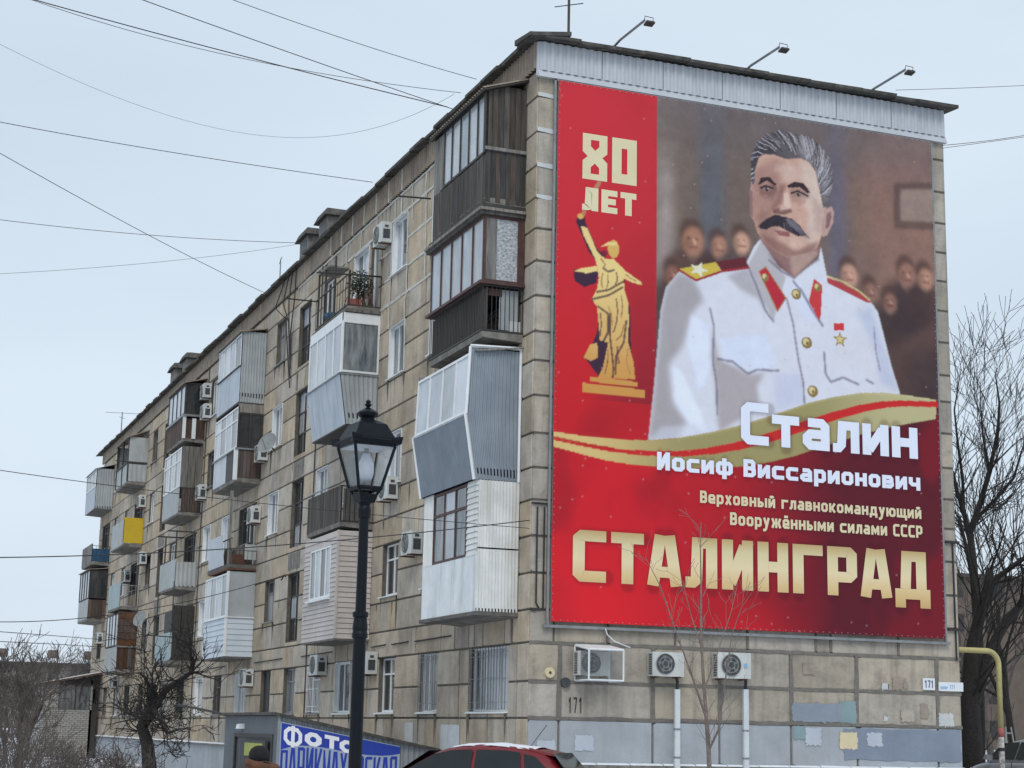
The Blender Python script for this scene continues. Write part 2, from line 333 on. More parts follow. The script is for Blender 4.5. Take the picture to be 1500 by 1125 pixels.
for i in range(70):
    a = i*.88; sl.hexa([(-.125,a,1.052),(-.01,a,1.052),(-.01,a+.86,1.052),(-.125,a+.86,1.052),(-.11,a,1.07+.03*RR.random()),(-.01,a,1.10),(-.01,a+.86,1.10),(-.11,a+.86,1.07+.02*RR.random())])
for i in range(14):
    a = i*.72; sl.hexa([(a,-.135,1.052),(a+.70,-.135,1.052),(a+.70,-.01,1.052),(a,-.01,1.052),(a,-.12,1.07+.03*RR.random()),(a+.70,-.12,1.07),(a+.70,-.01,1.09),(a,-.01,1.09)])
sl.build('ledge_snow', 'snow', bld)

# stone facing blocks: irregular chamfered variants in a unit box (x,z = face, front at y=-1)
def block_variant(r):
    c = lambda: r.uniform(.004, .03)
    o = []
    for sx, sz in ((-1,-1),(1,-1),(1,1),(-1,1)):
        a, b = c(), c(); k = r.random() < .2
        if k: a, b = a*2.2, b*2.6
        p1 = (sx*.5, sz*(.5-b)); p2 = (sx*(.5-a), sz*.5)
        o += [p1, p2] if (sx*sz > 0) else [p2, p1]
    # order the ring counter-clockwise
    o.sort(key=lambda p: math.atan2(p[1], p[0]))
    v = [(x, 0, z) for x, z in o] + [(x*(1-r.uniform(0,.008)), -.6, z*(1-r.uniform(0,.012))) for x, z in o] + [(x*.982, -1, z*.965) for x, z in o]
    f = []
    for l in (0, 8):
        for i in range(8): f.append((l+i, l+(i+1)%8, l+8+(i+1)%8, l+8+i))
    f.append(tuple(range(16, 24)))
    return v, f
BV = [block_variant(RR) for _ in range(8)]
BM = {}
def block_mesh(k, m):
    if (k, m) not in BM:
        me = bpy.data.meshes.new('block'); me.from_pydata(BV[k][0], [], BV[k][1]); me.materials.append(M[m]); me.update(); BM[(k, m)] = me
    return BM[(k, m)]
cells = []      # (side, u0, u1, z0, z1)
def splits(us, maxw):
    out = [us[0]]
    for a, b in zip(us, us[1:]):
        n = max(1, round((b-a)/maxw)); out += [a+(b-a)*(i+1)/n for i in range(n)]
    return out
edges = sorted({0, L0} | {e for a, b in small for e in (a, b)} | {e for a, b in BAL.values() for e in (a, b)} | {18.3, 19.75, 41.7, 43.15} | {1.12, 3.33, 12.45, 24.8, 26.3, 35.4, 36.9, 48.4, 49.9})
wr = []
for e in edges:
    if not wr or e-wr[-1] > .4: wr.append(e)
ewin = splits(wr, 1.3); 
esil = sorted(set(ewin) | {(a+b)/2+.1 for a, b in small})
eslab = []
for i, e in enumerate(ewin[:-1]):
    eslab.append(e if i == 0 else e + (.36 if i % 2 else -.22))
    if i % 3 == 1: eslab.append(eslab[-1]+.34)
eslab.append(L0); eslab = sorted(eslab)
kind_of_row = ['sil','win','win','slab','sil','win','win','slab','sil','win','win','slab','sil','win','win','slab','sil','win','win','slab']
kind_of_row[0] = 'sil'
for j in range(len(rows)-1):
    us = {'win':ewin, 'sil':esil, 'slab':eslab}[kind_of_row[j]]
    for i in range(len(us)-1):
        a, b, c, d = us[i], us[i+1], rows[j], rows[j+1]
        if b-a < .12: continue
        rects = [(a, b, c, d)]
        for h in WIN:
            nr = []
            for (p, q, r_, s) in rects:
                if h[0] >= q-.02 or h[1] <= p+.02 or h[2] >= s-.02 or h[3] <= r_+.02: nr.append((p,q,r_,s)); continue
                if h[0]-p > .15: nr.append((p, h[0], r_, s))
                if q-h[1] > .15: nr.append((h[1], q, r_, s))
                pp, qq = max(p, h[0]), min(q, h[1])
                if h[2]-r_ > .06: nr.append((pp, qq, r_, h[2]))
                if s-h[3] > .06: nr.append((pp, qq, h[3], s))
            rects = nr
        cells += [('f',)+r_ for r_ in rects]
ecol = {'a':[0,.66,2.70,4.2,5.86,7.44,9.44,W0], 'b':[0,.53,1.7,3.2,4.85,6.47,6.83,8.5,W0]}
for j in range(len(rows)-1):
    us = ecol['b'] if j in (3,7,11,15,19) else ecol['a']
    for i in range(len(us)-1):
        if j > 3 and i not in (0, len(us)-2) and us[i] > .6: continue    # behind the great banner the bare wall is enough
        if j > 3 and us[i] > .55 and i != len(us)-2: continue
        cells.append(('e', us[i], us[i+1], rows[j], rows[j+1]))
def size_of(c):
    u, z = (c[1]+c[2])/2, (c[3]+c[4])/2
    p = Vector((0,u,z)) if c[0] == 'f' else Vector((u,0,z))
    d = p-CAM; n = Vector((-1,0,0)) if c[0] == 'f' else Vector((0,-1,0))
    return (c[2]-c[1])*(c[4]-c[3])*abs(d.normalized().dot(n))/d.length_squared
cells.sort(key=lambda c: -size_of(c)*(1 if (Vector((0,(c[1]+c[2])/2,5))-CAM).length < 500 else 0))
far_blocks = MB(); SM = MB()
for q, c in enumerate(cells):
    s, u0, u1, z0, z1 = c; k = RR.randrange(8)
    gp = .019 if s == 'f' else .022
    wd, ht = u1-u0-2*gp*(1.7 if s == 'f' else 1), z1-z0-2*gp; th = .035 + RR.uniform(-.006, .006); cu, cz = (u0+u1)/2, (z0+z1)/2
    if wd < .05 or ht < .03: continue
    if s == 'e':
        m = 'block_e' if z0 > 1.8 else 'paint_b'
    else: m = 'block'
    if q < 300:
        o = bpy.data.objects.new('stone_block', block_mesh(k, m)); col.objects.link(o); o.parent = bld
        o.scale = (wd, th, ht)
        if s == 'f': o.rotation_euler = (0,0,-math.pi/2); o.location = (BK+.003, cu, cz)
        else: o.location = (cu, BK+.003, cz)
        o.rotation_euler.y = RR.uniform(-.002, .002)
    else:
        n = len(far_blocks.v)
        for x, y, z in BV[k][0]:
            if s == 'f': far_blocks.v.append((BK+.003+y*th, cu-x*wd, cz+z*ht))
            else: far_blocks.v.append((cu+x*wd, BK+.003+y*th, cz+z*ht))
        far_blocks.f += [tuple(n+i for i in f) for f in BV[k][1]]
far_blocks.build('distant_stone_blocks', 'blocks', bld, kind='stuff')

# pale sealant smeared into the joints of the top floors, and across the corner joints
def smear(m, pts, wd, put, seed):
    r = random.Random(seed)
    for (a0, b0), (a1, b1) in zip(pts, pts[1:]):
        n = max(2, int(math.hypot(a1-a0, b1-b0)/.22)); dx, dy = (a1-a0), (b1-b0); L = math.hypot(dx, dy) or 1; nx_, ny_ = -dy/L, dx/L
        off = [(r.uniform(.7,1.3)*wd, r.uniform(.6,1.4)*wd) for _ in range(n+1)]
        for i in range(n):
            t0, t1 = i/n, (i+1)/n
            q = [(a0+dx*t0-nx_*off[i][0], b0+dy*t0-ny_*off[i][0]), (a0+dx*t1-nx_*off[i+1][0], b0+dy*t1-ny_*off[i+1][0]),
                 (a0+dx*t1+nx_*off[i+1][1], b0+dy*t1+ny_*off[i+1][1]), (a0+dx*t0+nx_*off[i][1], b0+dy*t0+ny_*off[i][1])]
            m.poly([put(a, b) for a, b in q])
fs = lambda u, z: (-.0125, u, z)
S1 = MB()
for z, a, b in ((14.67,4.3,14.3),(13.9,4.2,8.7),(13.16,4.2,10.6),(12.47,4.2,10.9),(13.9,10.0,11.0),(15.22,4.3,20.0)): smear(S1, [(a,z),(b,z)], .036, fs, int(z*10+a))
for u, a, b in ((4.35,12.47,14.67),(5.5,11.8,13.9),(7.2,12.47,14.67),(8.66,12.3,14.67),(10.06,12.47,14.6),(5.9,14.67,15.25),(6.7,14.67,15.2),(7.4,14.5,15.2),(8.3,14.3,15.2),(9.3,14.67,15.2),(9.8,14.4,15.2),(11.5,14.67,15.25),(13.0,14.67,15.2),(14.5,13.9,15.2),(8.66,11.1,12.4),(10.06,11.8,12.4)):
    smear(S1, [(u,a),(u+RR.uniform(-.15,.15),b)], .045, lambda x, y: (-.0145, x, y), int(u*100+b))
S1.build('joint_sealant', 'sealant', bld, kind='stuff')
S2 = MB(); ee = lambda x, z: (x, -.012, z)
for z in (14.70, 13.93, 13.17, 12.49): smear(S2, [(.0,z),(.42,z-.02)], .045, ee, int(z*7))
S2.build('joint_sealant', 'plaster', bld, kind='stuff')
S3 = MB()
for z, a, b in ((3.38,.0,W0),(2.63,0,W0),(1.93,0,W0)): smear(S3, [(a,z),(b,z)], .034, ee, int(z*9))
for x in (.66,2.70,4.2,5.86,7.44,9.44): smear(S3, [(x,1.95),(x,3.36)], .045, lambda a, b: (a, -.0135, b), int(x*9))
for x in (1.7,4.85,6.47,6.83,8.5): smear(S3, [(x,3.40),(x,3.75)], .03, ee, int(x*9))
S3.build('joint_mortar', 'mortar_e', bld, kind='stuff')
S4 = MB()
for k, (a, b) in enumerate(((4.55,7.1),(7.6,8.9),(9.4,10.6),(14.3,17.6),(19.9,23.6),(28,31))):
    S4.tube([(-.02,a,3.70-.004*k),(-.02,b,3.68-.004*k)], .017, 5)
S4.build('wall_cable', 'wire', bld)

# ---- roof edge, fascia
MB().box(.02,.02,15.80,W0+.02,L0,15.95).build('roof_slab', 'roof', bld)
y = -.33
while y < L0+.2:
    ln = RR.uniform(.8, 1.3); dz = RR.uniform(-.014,.016)
    q = MB(); x0 = -.29+RR.uniform(-.05,.05); z0 = 15.83+dz
    q.hexa([(x0,y,z0),(.6,y,z0+.13),(.6,y+ln*1.04,z0+.13),(x0+RR.uniform(-.03,.03),y+ln*1.04,z0+.02), (x0,y,z0+.08),(.6,y,z0+.22),(.6,y+ln*1.04,z0+.24),(x0,y+ln*1.04,z0+.095)])
    q.build('roofing_sheet', 'roof', bld); y += ln
x = -.32
while x < W0+.15:
    ln = RR.uniform(.6, 1.2); dz = RR.uniform(-.025,.03); e = min(x+ln*1.03, W0+.2)
    q = MB(); y0 = -.31+RR.uniform(-.03,.03); z0 = 15.86+dz
    q.hexa([(x,y0,z0),(e,y0+RR.uniform(-.03,.03),z0+.01),(e,.6,z0+.08),(x,.6,z0+.08),(x,y0,z0+.07),(e,y0,z0+.085),(e,.6,z0+.2),(x,.6,z0+.2)])
    q.build('roofing_sheet', 'roof', bld); x += ln
def corr(m, BL, BR, TR, TL, n, dep=.03, flatw=.5):
    BL, BR, TR, TL = map(Vector, (BL, BR, TR, TL)); N = (BR-BL).cross(TL-BL).normalized()
    prof = []
    for i in range(n):
        prof += [(i/n, 0), ((i+.5-flatw*.5+.08)/n, 0), ((i+.5-flatw*.5+.2)/n, 1), ((i+.5+flatw*.5-.05)/n, 1)]
    prof.append((1, 0)); base = len(m.v)
    for s_, h_ in prof:
        for a, b in ((BL, BR), (TL, TR)):
            p = a.lerp(b, s_) + N*dep*h_; m.v.append(tuple(p))
    for i in range(len(prof)-1): a = base+2*i; m.f.append((a, a+2, a+3, a+1))
    return m
# grey-white metal fascia of the end wall: seven sheets and a flashing below
for i in range(7):
    a, b = W0/7*i, W0/7*(i+1)-.01
    q = corr(MB(), (a,-.06,15.22),(b,-.06,15.22),(b,-.055,15.85),(a,-.055,15.85), 8, .028, .55); q.build('fascia_sheet', 'fascia', bld)
MB().hexa([(-.02,-.10,15.07),(W0+.02,-.10,15.07),(W0+.02,.0,15.07),(-.02,.0,15.07),(-.02,-.045,15.24),(W0+.02,-.045,15.24),(W0+.02,.0,15.24),(-.02,.0,15.24)]).build('fascia_flashing', 'fascia', bld)
MB().box(-.045,-.052,15.1,.0,.02,15.84).build('corner_trim', 'fascia', bld)
y = .0; i = 0
while y < L0:      # along the long side: wavy sheets first, flatter panels with pale joints further on
    ln = 1.14 if y < 15 else 3.0
    b = min(y+ln, L0)
    if y < 15: corr(MB(), (-.03,b,15.27),(-.03,y,15.27),(-.03,y,15.86),(-.03,b,15.86), 7, .055, .5).build('fascia_sheet', 'asb', bld)
    else: MB().box(-.06,y+.05,15.27+.01*(i%3),-.0,b-.03,15.86).build('fascia_sheet', 'asb', bld)
    if y >= 7: MB().box(-.085,b-.035,15.26,-.0,b+.02,15.84).build('joint_strip', 'block' if y > 15 else 'sealant', bld)
    y = b; i += 1

# ---- windows: frame > pane, sill, grille
def window(a, b, c, d, st):
    far = a > 34
    white = st in ('white','whited','whitedark','grille','grille3','door')
    fm = {'white':'white','whited':'white','whitedark':'white','grille':'white','grille3':'white','old':'woodg','oldw':'white','oldtree':'white','dark':'iron','stair':'iron','stair1':'rail','door':'white'}[st]
    gm = {'white':'glassm','whited':'glassd','whitedark':'glassd','grille':'glassm','grille3':'glassm','old':'glassd','oldw':'glassd','oldtree':'glassd','dark':'board','stair':'glassd','stair1':'glassm','door':'glassm'}[st]
    x0, x1 = (.10, .16) if white else (.13, .19)
    t = .055; f = MB()
    f.box(x0,a+.01,c+.01,x1,a+t,d-.01).box(x0,b-t,c+.01,x1,b-.01,d-.01).box(x0,a+t,c+.01,x1,b-t,c+t).box(x0,a+t,d-t,x1,b-t,d-.01)
    us = [a+t, b-t]; w_ = b-a
    if st == 'grille3': us = [a+t, a+w_*.33, a+w_*.66, b-t]
    elif st != 'door' and w_ > .9: us = [a+t, a+w_*(.62 if white else .5), b-t]
    zs = [c+t, d-t]
    if st in ('stair',): zs = [c+t, c+(d-c)*.34, c+(d-c)*.67, d-t]
    if st in ('old','oldw','oldtree','stair1'): zs = [c+t, c+(d-c)*.7, d-t]
    for u in us[1:-1]: f.box(x0,u-.025,c+t,x1,u+.025,d-t)
    for z in zs[1:-1]: f.box(x0+.004,a+t,z-.022,x1-.004,b-t,z+.022)
    fo = f.build('window', fm, bld)
    if far: cube('pane', gm, x1-.03, a+t, c+t, x1-.015, b-t, d-t, fo)
    else:
        for i in range(len(us)-1):
            for j in range(len(zs)-1):
                cube('pane', gm if RR.random() < .55 else RR.choice(['glassc','glassc','glassp']), x1-.03, us[i]+.026*(i>0), zs[j]+.023*(j>0), x1-.015, us[i+1]-.026*(i<len(us)-2), zs[j+1]-.023*(j<len(zs)-2), fo)
    if st not in ('stair','door'):
        s = MB().hexa([(-.07,a-.06,c-.05),(x0,a-.06,c-.02),(x0,b+.06,c-.02),(-.07,b+.06,c-.05),(-.07,a-.06,c-.02),(x0,a-.06,c+.012),(x0,b+.06,c+.012),(-.07,b+.06,c-.02)])
        s.build('sill', 'white' if white or st == 'oldw' else 'rail', fo)
    if st in ('white','whited') and a < 34:     # white lining of the reveal
        r = MB().box(-.012,a+.002,c+.02,x0,a+.02,d-.02).box(-.012,b-.02,c+.02,x0,b-.002,d-.02).box(-.012,a+.02,d-.02,x0,b-.02,d-.003)
        r.build('reveal_lining', 'white', fo)
    if st in ('grille','grille3','oldtree') :
        r = MB(); n = 13 if st == 'grille3' else 8; gx_ = -.04
        for i in range(n+1):
            u = a+.03+(b-a-.06)*i/n; r.box(gx_,u-.007,c+.02,gx_+.014,u+.007,d-.02)
        for z in (c+.04, c+.18, c+(d-c)*.5, d-.2, d-.1, d-.03): r.box(gx_+.0145,a+.02,z-.007,gx_+.027,b-.02,z+.007)
        r.build('grille', 'rail' if st != 'oldtree' else 'white', fo)
for h in WIN: window(*h)
# room behind the stair windows is only glass; bare concrete band below them
for a, b in ((18.3,19.75),(41.7,43.15)):
    for z in (6.3,9.1,11.9): cube('concrete_band', 'slab', -.004, a, z, .02, b, z+.5, bld)

# ================================================================ balconies (parts of the block; their pieces are sub-parts)
Wp = lambda u, v, z: Vector((-v, u, z))
def surf(bo, style, BL, BR, TR, TL, m, n=8, fm='white', gm='glassp', rows_=1, name=None):
    BL, BR, TR, TL = [Wp(*p) for p in (BL, BR, TR, TL)]
    P = lambda s, t: BL.lerp(BR, s).lerp(TL.lerp(TR, s), t)
    N = (BR-BL).cross(TL-BL).normalized()
    quad = lambda s0, s1, t0, t1, o=0: [P(s0,t0)+N*o, P(s1,t0)+N*o, P(s1,t1)+N*o, P(s0,t1)+N*o]
    if style == 'planks':
        MB().prism(quad(0,1,.01,.99,-.03), .01).build('backing_board', 'framed', bo)
        for i in range(n):
            g_ = .06/n
            MB().prism(quad((i)/n+g_*.5, (i+1)/n-g_*.5, RR.uniform(-.015,.01), 1+RR.uniform(-.008,.008), RR.uniform(-.004,.006)), .022).build(name or 'plank', m, bo)
    elif style == 'siding':
        for i in range(n):
            q = quad(0,1,i/n,(i+1)/n-.003); q[0] += N*.018; q[1] += N*.018
            MB().prism(q, .012).build(name or 'siding_board', m, bo)
        MB().prism(quad(0,1,0,1,-.02), .01).build('backing_board', 'acside', bo)
    elif style == 'corr':
        corr(MB(), BL, BR, TR, TL, n, .018, .5).build(name or 'corrugated_panel', m, bo)
    elif style == 'flat':
        MB().prism(quad(0,1,0,1), .02).build(name or 'panel', m, bo)
    elif style == 'bars':
        L = (BR-BL).length; w_ = .012/L
        r = MB(); r.prism(quad(0,1,.0,.035,.012), .03); r.prism(quad(0,1,.965,1,.012), .03); r.build('rail', m, bo)
        for i in range(n+1):
            s = (i/n)*(1-2*w_)+w_; MB().prism(quad(s-w_*.6, s+w_*.6, .036, .964), .012).build('railing_bar', m, bo)
    elif style == 'panes':
        fr = MB(); L = (BR-BL).length; H_ = (TL-BL).length; a = .05/L; b = .055/H_
        fr.prism(quad(0,a,0,1,.012), .05); fr.prism(quad(1-a,1,0,1,.012), .05); fr.prism(quad(a,1-a,0,b,.012), .05); fr.prism(quad(a,1-a,1-b,1,.012), .05)
        for i in range(1, n): fr.prism(quad(i/n-a*.55, i/n+a*.55, b, 1-b, .012), .05)
        ts = [b, 1-b] if rows_ == 1 else [b, .68, 1-b]
        if rows_ == 2: fr.prism(quad(a, 1-a, .68-b*.5, .68+b*.5, .009), .044)
        fr.build('window_frame', fm, bo)
        for i in range(n):
            for j in range(len(ts)-1):
                s0 = a if i == 0 else i/n+a*.55; s1 = 1-a if i == n-1 else (i+1)/n-a*.55
                MB().prism(quad(s0, s1, ts[j]+.001, ts[j+1]-.001, -.012), .012).build('pane', gm if not isinstance(gm, list) else gm[i % len(gm)], bo)
class Balcony:
    def __init__(s, c_, f_, label, d=.88, slab='slab', du=0, z=None):
        s.u0, s.u1 = BAL[c_]; s.u1 += du; s.d = d; s.zs = ZS[f_] if z is None else z
        m = MB().hexa([Wp(s.u0,0,s.zs-.03),Wp(s.u0,d-.02,s.zs+.02),Wp(s.u1,d-.02,s.zs+.02),Wp(s.u1,0,s.zs-.03),Wp(s.u0,0,s.zs+.15),Wp(s.u0,d,s.zs+.14),Wp(s.u1,d,s.zs+.14),Wp(s.u1,0,s.zs+.15)][::1])
        m.f = [tuple(reversed(f)) for f in m.f]
        s.o = m.build('balcony', slab, bld); s.o['label'] = label
    def front(s, z0, z1, style, m, n=8, v0=None, v1=None, ua=None, ub=None, **k):
        v0 = s.d if v0 is None else v0; v1 = v0 if v1 is None else v1; ua = s.u0 if ua is None else ua; ub = s.u1 if ub is None else ub
        surf(s.o, style, (ub,v0,z0), (ua,v0,z0), (ua,v1,z1), (ub,v1,z1), m, n, **k)
    def side(s, z0, z1, style, m, n=4, v0=None, v1=None, i0=0, i1=0, both=True, **k):
        v0 = s.d if v0 is None else v0; v1 = v0 if v1 is None else v1
        surf(s.o, style, (s.u0,v0,z0), (s.u0,i0,z0), (s.u0,i1,z1), (s.u0,v1,z1), m, n, **k)
        if both and style not in ('panes','bars','planks','siding'): surf(s.o, style, (s.u1,0,z0), (s.u1,v0,z0), (s.u1,v1,z1), (s.u1,0,z1), m, n, **k)
        elif both: surf(s.o, 'flat', (s.u1,0,z0), (s.u1,v0,z0), (s.u1,v1,z1), (s.u1,0,z1), m if style != 'panes' else 'glassm', 1)
    def box(s, name, m, ua, va, za, ub, vb, zb):
        return cube(name, m, -vb, ua, za, -va, ub, zb, s.o)
    def roof(s, m, z0, z1, over=.15, name='canopy', ribs=0, th=.03):
        a, b = s.u0-over, s.u1+over; v = s.d+over
        if ribs: q = corr(MB(), Wp(b,v,z0), Wp(a,v,z0), Wp(a,0,z1), Wp(b,0,z1), ribs, .04, .5); q.build(name, m, s.o)
        MB().prism([Wp(b,v,z0-.02), Wp(a,v,z0-.02), Wp(a,0,z1-.02), Wp(b,0,z1-.02)], th).build(name if not ribs else 'canopy_board', m if not ribs else 'framed', s.o)
    def post(s, m, u, v, z0, z1, t=.05): return s.box('post', m, u-t/2, v-t/2, z0, u+t/2, v+t/2, z1)

b = Balcony('A', 5, 'top floor balcony boxed in with black weathered planks', .9)
b.front(12.42, 13.48, 'planks', 'wood', 24); b.side(12.42, 13.55, 'planks', 'wood', 8)
b.front(13.5, 14.85, 'panes', 'wood', 5, fm='framed', ua=.62, ub=3.35); b.front(13.5, 14.8, 'planks', 'woodg', 3, ua=3.36, ub=4.0)
b.side(13.62, 15.0, 'planks', 'wood', 7); b.box('ledge_board', 'woodg', .57,0,13.55,.65,.93,13.62)
b.roof('asb', 14.86, 15.2, .12, ribs=26); b.post('framed', .66, .9, 13.5, 14.9, .08)
b.box('ledge_board', 'framed', .56,0,12.30,4.06,.97,12.38)
b = Balcony('A', 4, 'fourth floor balcony with brown glazing over a black bar railing', .9)
b.front(9.68, 10.66, 'bars', 'black', 34); b.front(9.7, 10.6, 'flat', 'wood', 1, v0=.82, name='dark_board')
b.side(9.68, 10.66, 'bars', 'black', 9, both=False); b.box('white_board', 'palem', .70,.08,9.75,.72,.50,10.6); b.box('white_board', 'plaster', .685,.03,9.72,.70,.3,9.95)
b.box('diagonal_brace_board', 'frameb', .68,.45,10.45,.7,.75,10.6)
b.box('window_ledge', 'frameb', .54,0,10.66,4.08,1.0,10.72)
b.front(10.72, 12.14, 'panes', 'x', 5, fm='frameb', gm='glassp'); b.side(10.72, 12.14, 'panes', 'x', 1, fm='frameb', gm='lace', i0=.1, i1=.1)
b.box('post', 'woodg', .61,.62,10.74,.635,.86,12.1); b.box('post', 'frameb', .6,0,10.72,.66,.1,12.14)
b.box('cornice', 'wood', .54,0,12.14,4.1,1.0,12.22); b.box('cornice', 'woodg', .50,0,12.22,4.14,1.04,12.28)
b = Balcony('A', 3, 'third floor balcony clad in grey corrugated metal flaring out under white glazing', .94)
b.front(6.62, 7.90, 'corr', 'greym', 34, v0=.97, v1=1.2); b.side(6.60, 7.93, 'corr', 'palem_a', 14, v0=.97, v1=1.17); b.side(7.93, 9.30, 'corr', 'palem_a', 14, v0=1.17, v1=1.12)
b.front(7.95, 9.20, 'panes', 'x', 4, v0=1.17, v1=1.12, gm=['glassp','glassp','glassp','whitecur'])
for p, q in (((.62,.99,6.6),(.62,1.21,7.93)),((4.0,.99,6.6),(4.0,1.21,7.93)),((.62,1.19,7.93),(.62,1.13,9.32)),((.61,.03,6.6),(.61,.03,9.36)),((.62,1.2,7.93),(4.0,1.2,7.93)),((.60,1.14,9.33),(.60,.0,9.37))):
    MB().tube([Wp(*p), Wp(*q)], .035, 4).build('white_trim', 'white', b.o)
b.roof('woodg', 9.26, 9.42, .1)
b = Balcony('A', 2, 'second floor balcony boxed in white sheet metal with a brown window', .9)
b.front(3.98, 5.10, 'corr', 'bluewl', 34); b.front(5.10, 6.62, 'corr', 'whitem', 6, ua=3.36, ub=4.0); b.front(5.10, 6.62, 'siding', 'whitem', 13, ua=.62, ub=1.22)
b.front(5.10, 6.60, 'panes', 'x', 3, ua=1.24, ub=3.34, fm='frameb', gm=['glassm','glassp','glassm'], rows_=2)
b.side(3.98, 5.22, 'corr', 'whitem', 13); b.side(5.25, 6.62, 'corr', 'whitem', 13)
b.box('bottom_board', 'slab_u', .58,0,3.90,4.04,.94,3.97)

b = Balcony('B', 5, 'open top floor balcony with thin rails, plants and stored junk', .9)
b.front(12.54, 13.4, 'bars', 'iron', 12); b.side(12.54, 13.4, 'bars', 'iron', 4, both=False)
for u, v in ((10.95,.86),(12.4,.86),(14.1,.86),(13.4,.86)): b.post('iron', u, v, 12.5, 13.5 if u < 12 else 14.25, .05)
b.box('wood_shelf', 'woodg', 13.0,.3,14.1,14.1,.9,14.15); b.box('slab_edge', 'woodg', 10.86,0,12.36,14.24,.96,12.44)
b = Balcony('B', 4, 'fourth floor balcony in white plastic glazing over a tapering pale skirt', .85)
b.front(9.38, 10.68, 'flat', 'bluew', 1, v0=.84, v1=1.04); b.side(9.38, 10.68, 'corr', 'palem', 8, v0=.84, v1=1.04)
b.front(10.72, 12.1, 'panes', 'x', 4, v0=1.02, gm='glassp'); b.side(10.74, 12.12, 'panes', 'x', 1, v0=1.02, gm='glassm')
b.side(12.12, 12.34, 'flat', 'white', 1, v0=1.02, name='fascia_board'); b.front(12.1, 12.34, 'flat', 'white', 1, v0=1.02, name='fascia_board')
b.box('window_ledge', 'rail', 10.86,0,10.68,14.26,1.08,10.72); b.box('bottom_board', 'framed', 10.9,0,9.34,14.2,.84,9.38)
b = Balcony('B', 3, 'open third floor balcony with a dark slatted parapet', .88, 'slab')
b.front(6.84, 7.78, 'planks', 'wood', 18, ); b.side(6.84, 7.78, 'bars', 'black', 7, both=False); b.side(6.86, 7.7, 'flat', 'wood', 1, v0=.8, name='dark_board', i0=.4, i1=.4, both=False)
MB().tube([Wp(10.9,.9,7.86),Wp(14.2,.9,7.86)], .02, 5).build('handrail', 'rail', b.o)
b = Balcony('B', 2, 'second floor balcony covered in pinkish white clapboard siding', .9)
b.front(3.88, 4.95, 'siding', 'siding', 9); b.front(4.95, 6.3, 'siding', 'siding', 11, ua=10.9, ub=11.5); b.front(4.95, 6.3, 'siding', 'siding', 11, ua=13.6, ub=14.2)
b.front(6.3, 6.62, 'siding', 'siding', 2); b.front(4.97, 6.3, 'panes', 'x', 4, ua=11.52, ub=13.58, gm=['glassm','glassp','glassd','glassp'])
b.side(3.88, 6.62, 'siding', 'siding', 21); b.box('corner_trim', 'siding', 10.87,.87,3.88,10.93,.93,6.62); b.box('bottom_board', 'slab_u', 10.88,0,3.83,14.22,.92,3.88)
b.box('window_ledge', 'white', 11.45,.9,4.9,13.65,1.0,4.95)

b = Balcony('C', 5, 'top floor balcony closed with pale grey corrugated sheet and a blue white front', .85)
b.front(12.22, 13.42, 'flat', 'bluew', 1); b.front(13.45, 14.55, 'panes', 'x', 4, gm=['glassp','glassp','glassp','glassm']); b.side(12.2, 14.62, 'corr', 'palem', 9)
b.roof('asb', 14.62, 14.8, .1); b.box('bottom_board', 'framed', 24.05,0,12.16,27.65,.86,12.22); b.box('window_ledge', 'framed', 24.02,.84,13.42,27.68,.9,13.45)
b = Balcony('C', 4, 'fourth floor balcony with dark glazed side and white front panel', .85)
b.front(9.68, 10.62, 'flat', 'palew', 1, ua=25.6, ub=27.65, name='white_panel'); b.front(9.68, 10.62, 'flat', 'framed', 1, ua=24.2, ub=25.58, name='dark_board'); b.post('white', 24.1, .85, 9.6, 10.65, .12)
b.front(10.68, 12.05, 'panes', 'x', 4, fm='white', gm=['glassp','glassm'], rows_=2); b.side(10.68, 11.85, 'panes', 'x', 2, fm='framed', gm='glassd'); b.side(11.86, 12.16, 'flat', 'woodg', 1)
b.side(9.68, 10.62, 'planks', 'woodb', 7); b.box('window_ledge', 'rail', 24.0,0,10.62,27.7,.9,10.67)
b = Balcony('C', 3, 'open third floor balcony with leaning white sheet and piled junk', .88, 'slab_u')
b.front(6.86, 7.86, 'flat', 'palew', 1, ua=25.0, ub=27.4, v0=.88, v1=.98, name='white_sheet'); b.side(6.84, 7.3, 'bars', 'iron', 6, both=False)
b.front(6.84, 7.7, 'bars', 'iron', 10, v0=.84); b.side(7.0, 7.5, 'flat', 'palepan', 1, v0=.4, name='sheet', both=False)
for k in range(9): b.box('stored_board', RR.choice(['woodg','rust','woodb','palepan']), 24.1+RR.uniform(0,1.6), RR.uniform(.05,.5), 6.85, 24.2+RR.uniform(0,1.7)+.1, RR.uniform(.5,.8), 7.0+RR.uniform(0,.5))
b.box('slab_edge', 'rust', 24.0,0,6.64,27.0,.95,6.7); b.post('woodg', 24.6, .8, 6.85, 9.3, .09)
b = Balcony('C', 2, 'second floor balcony with white plastic windows above pale siding', .9)
b.front(3.86, 5.1, 'siding', 'sidingw', 7); b.side(3.86, 5.1, 'siding', 'sidingw', 7); b.front(5.13, 6.55, 'panes', 'x', 4, gm=['glassp','glassm']); b.side(5.13, 6.6, 'flat', 'palem', 1)
b.box('corner_trim', 'white', 24.02,.86,3.86,24.1,.94,6.6); b.box('window_ledge', 'white', 24.0,0,5.1,27.7,.95,5.13); b.box('bottom_board', 'slab_u', 24.05,0,3.8,27.65,.9,3.86)

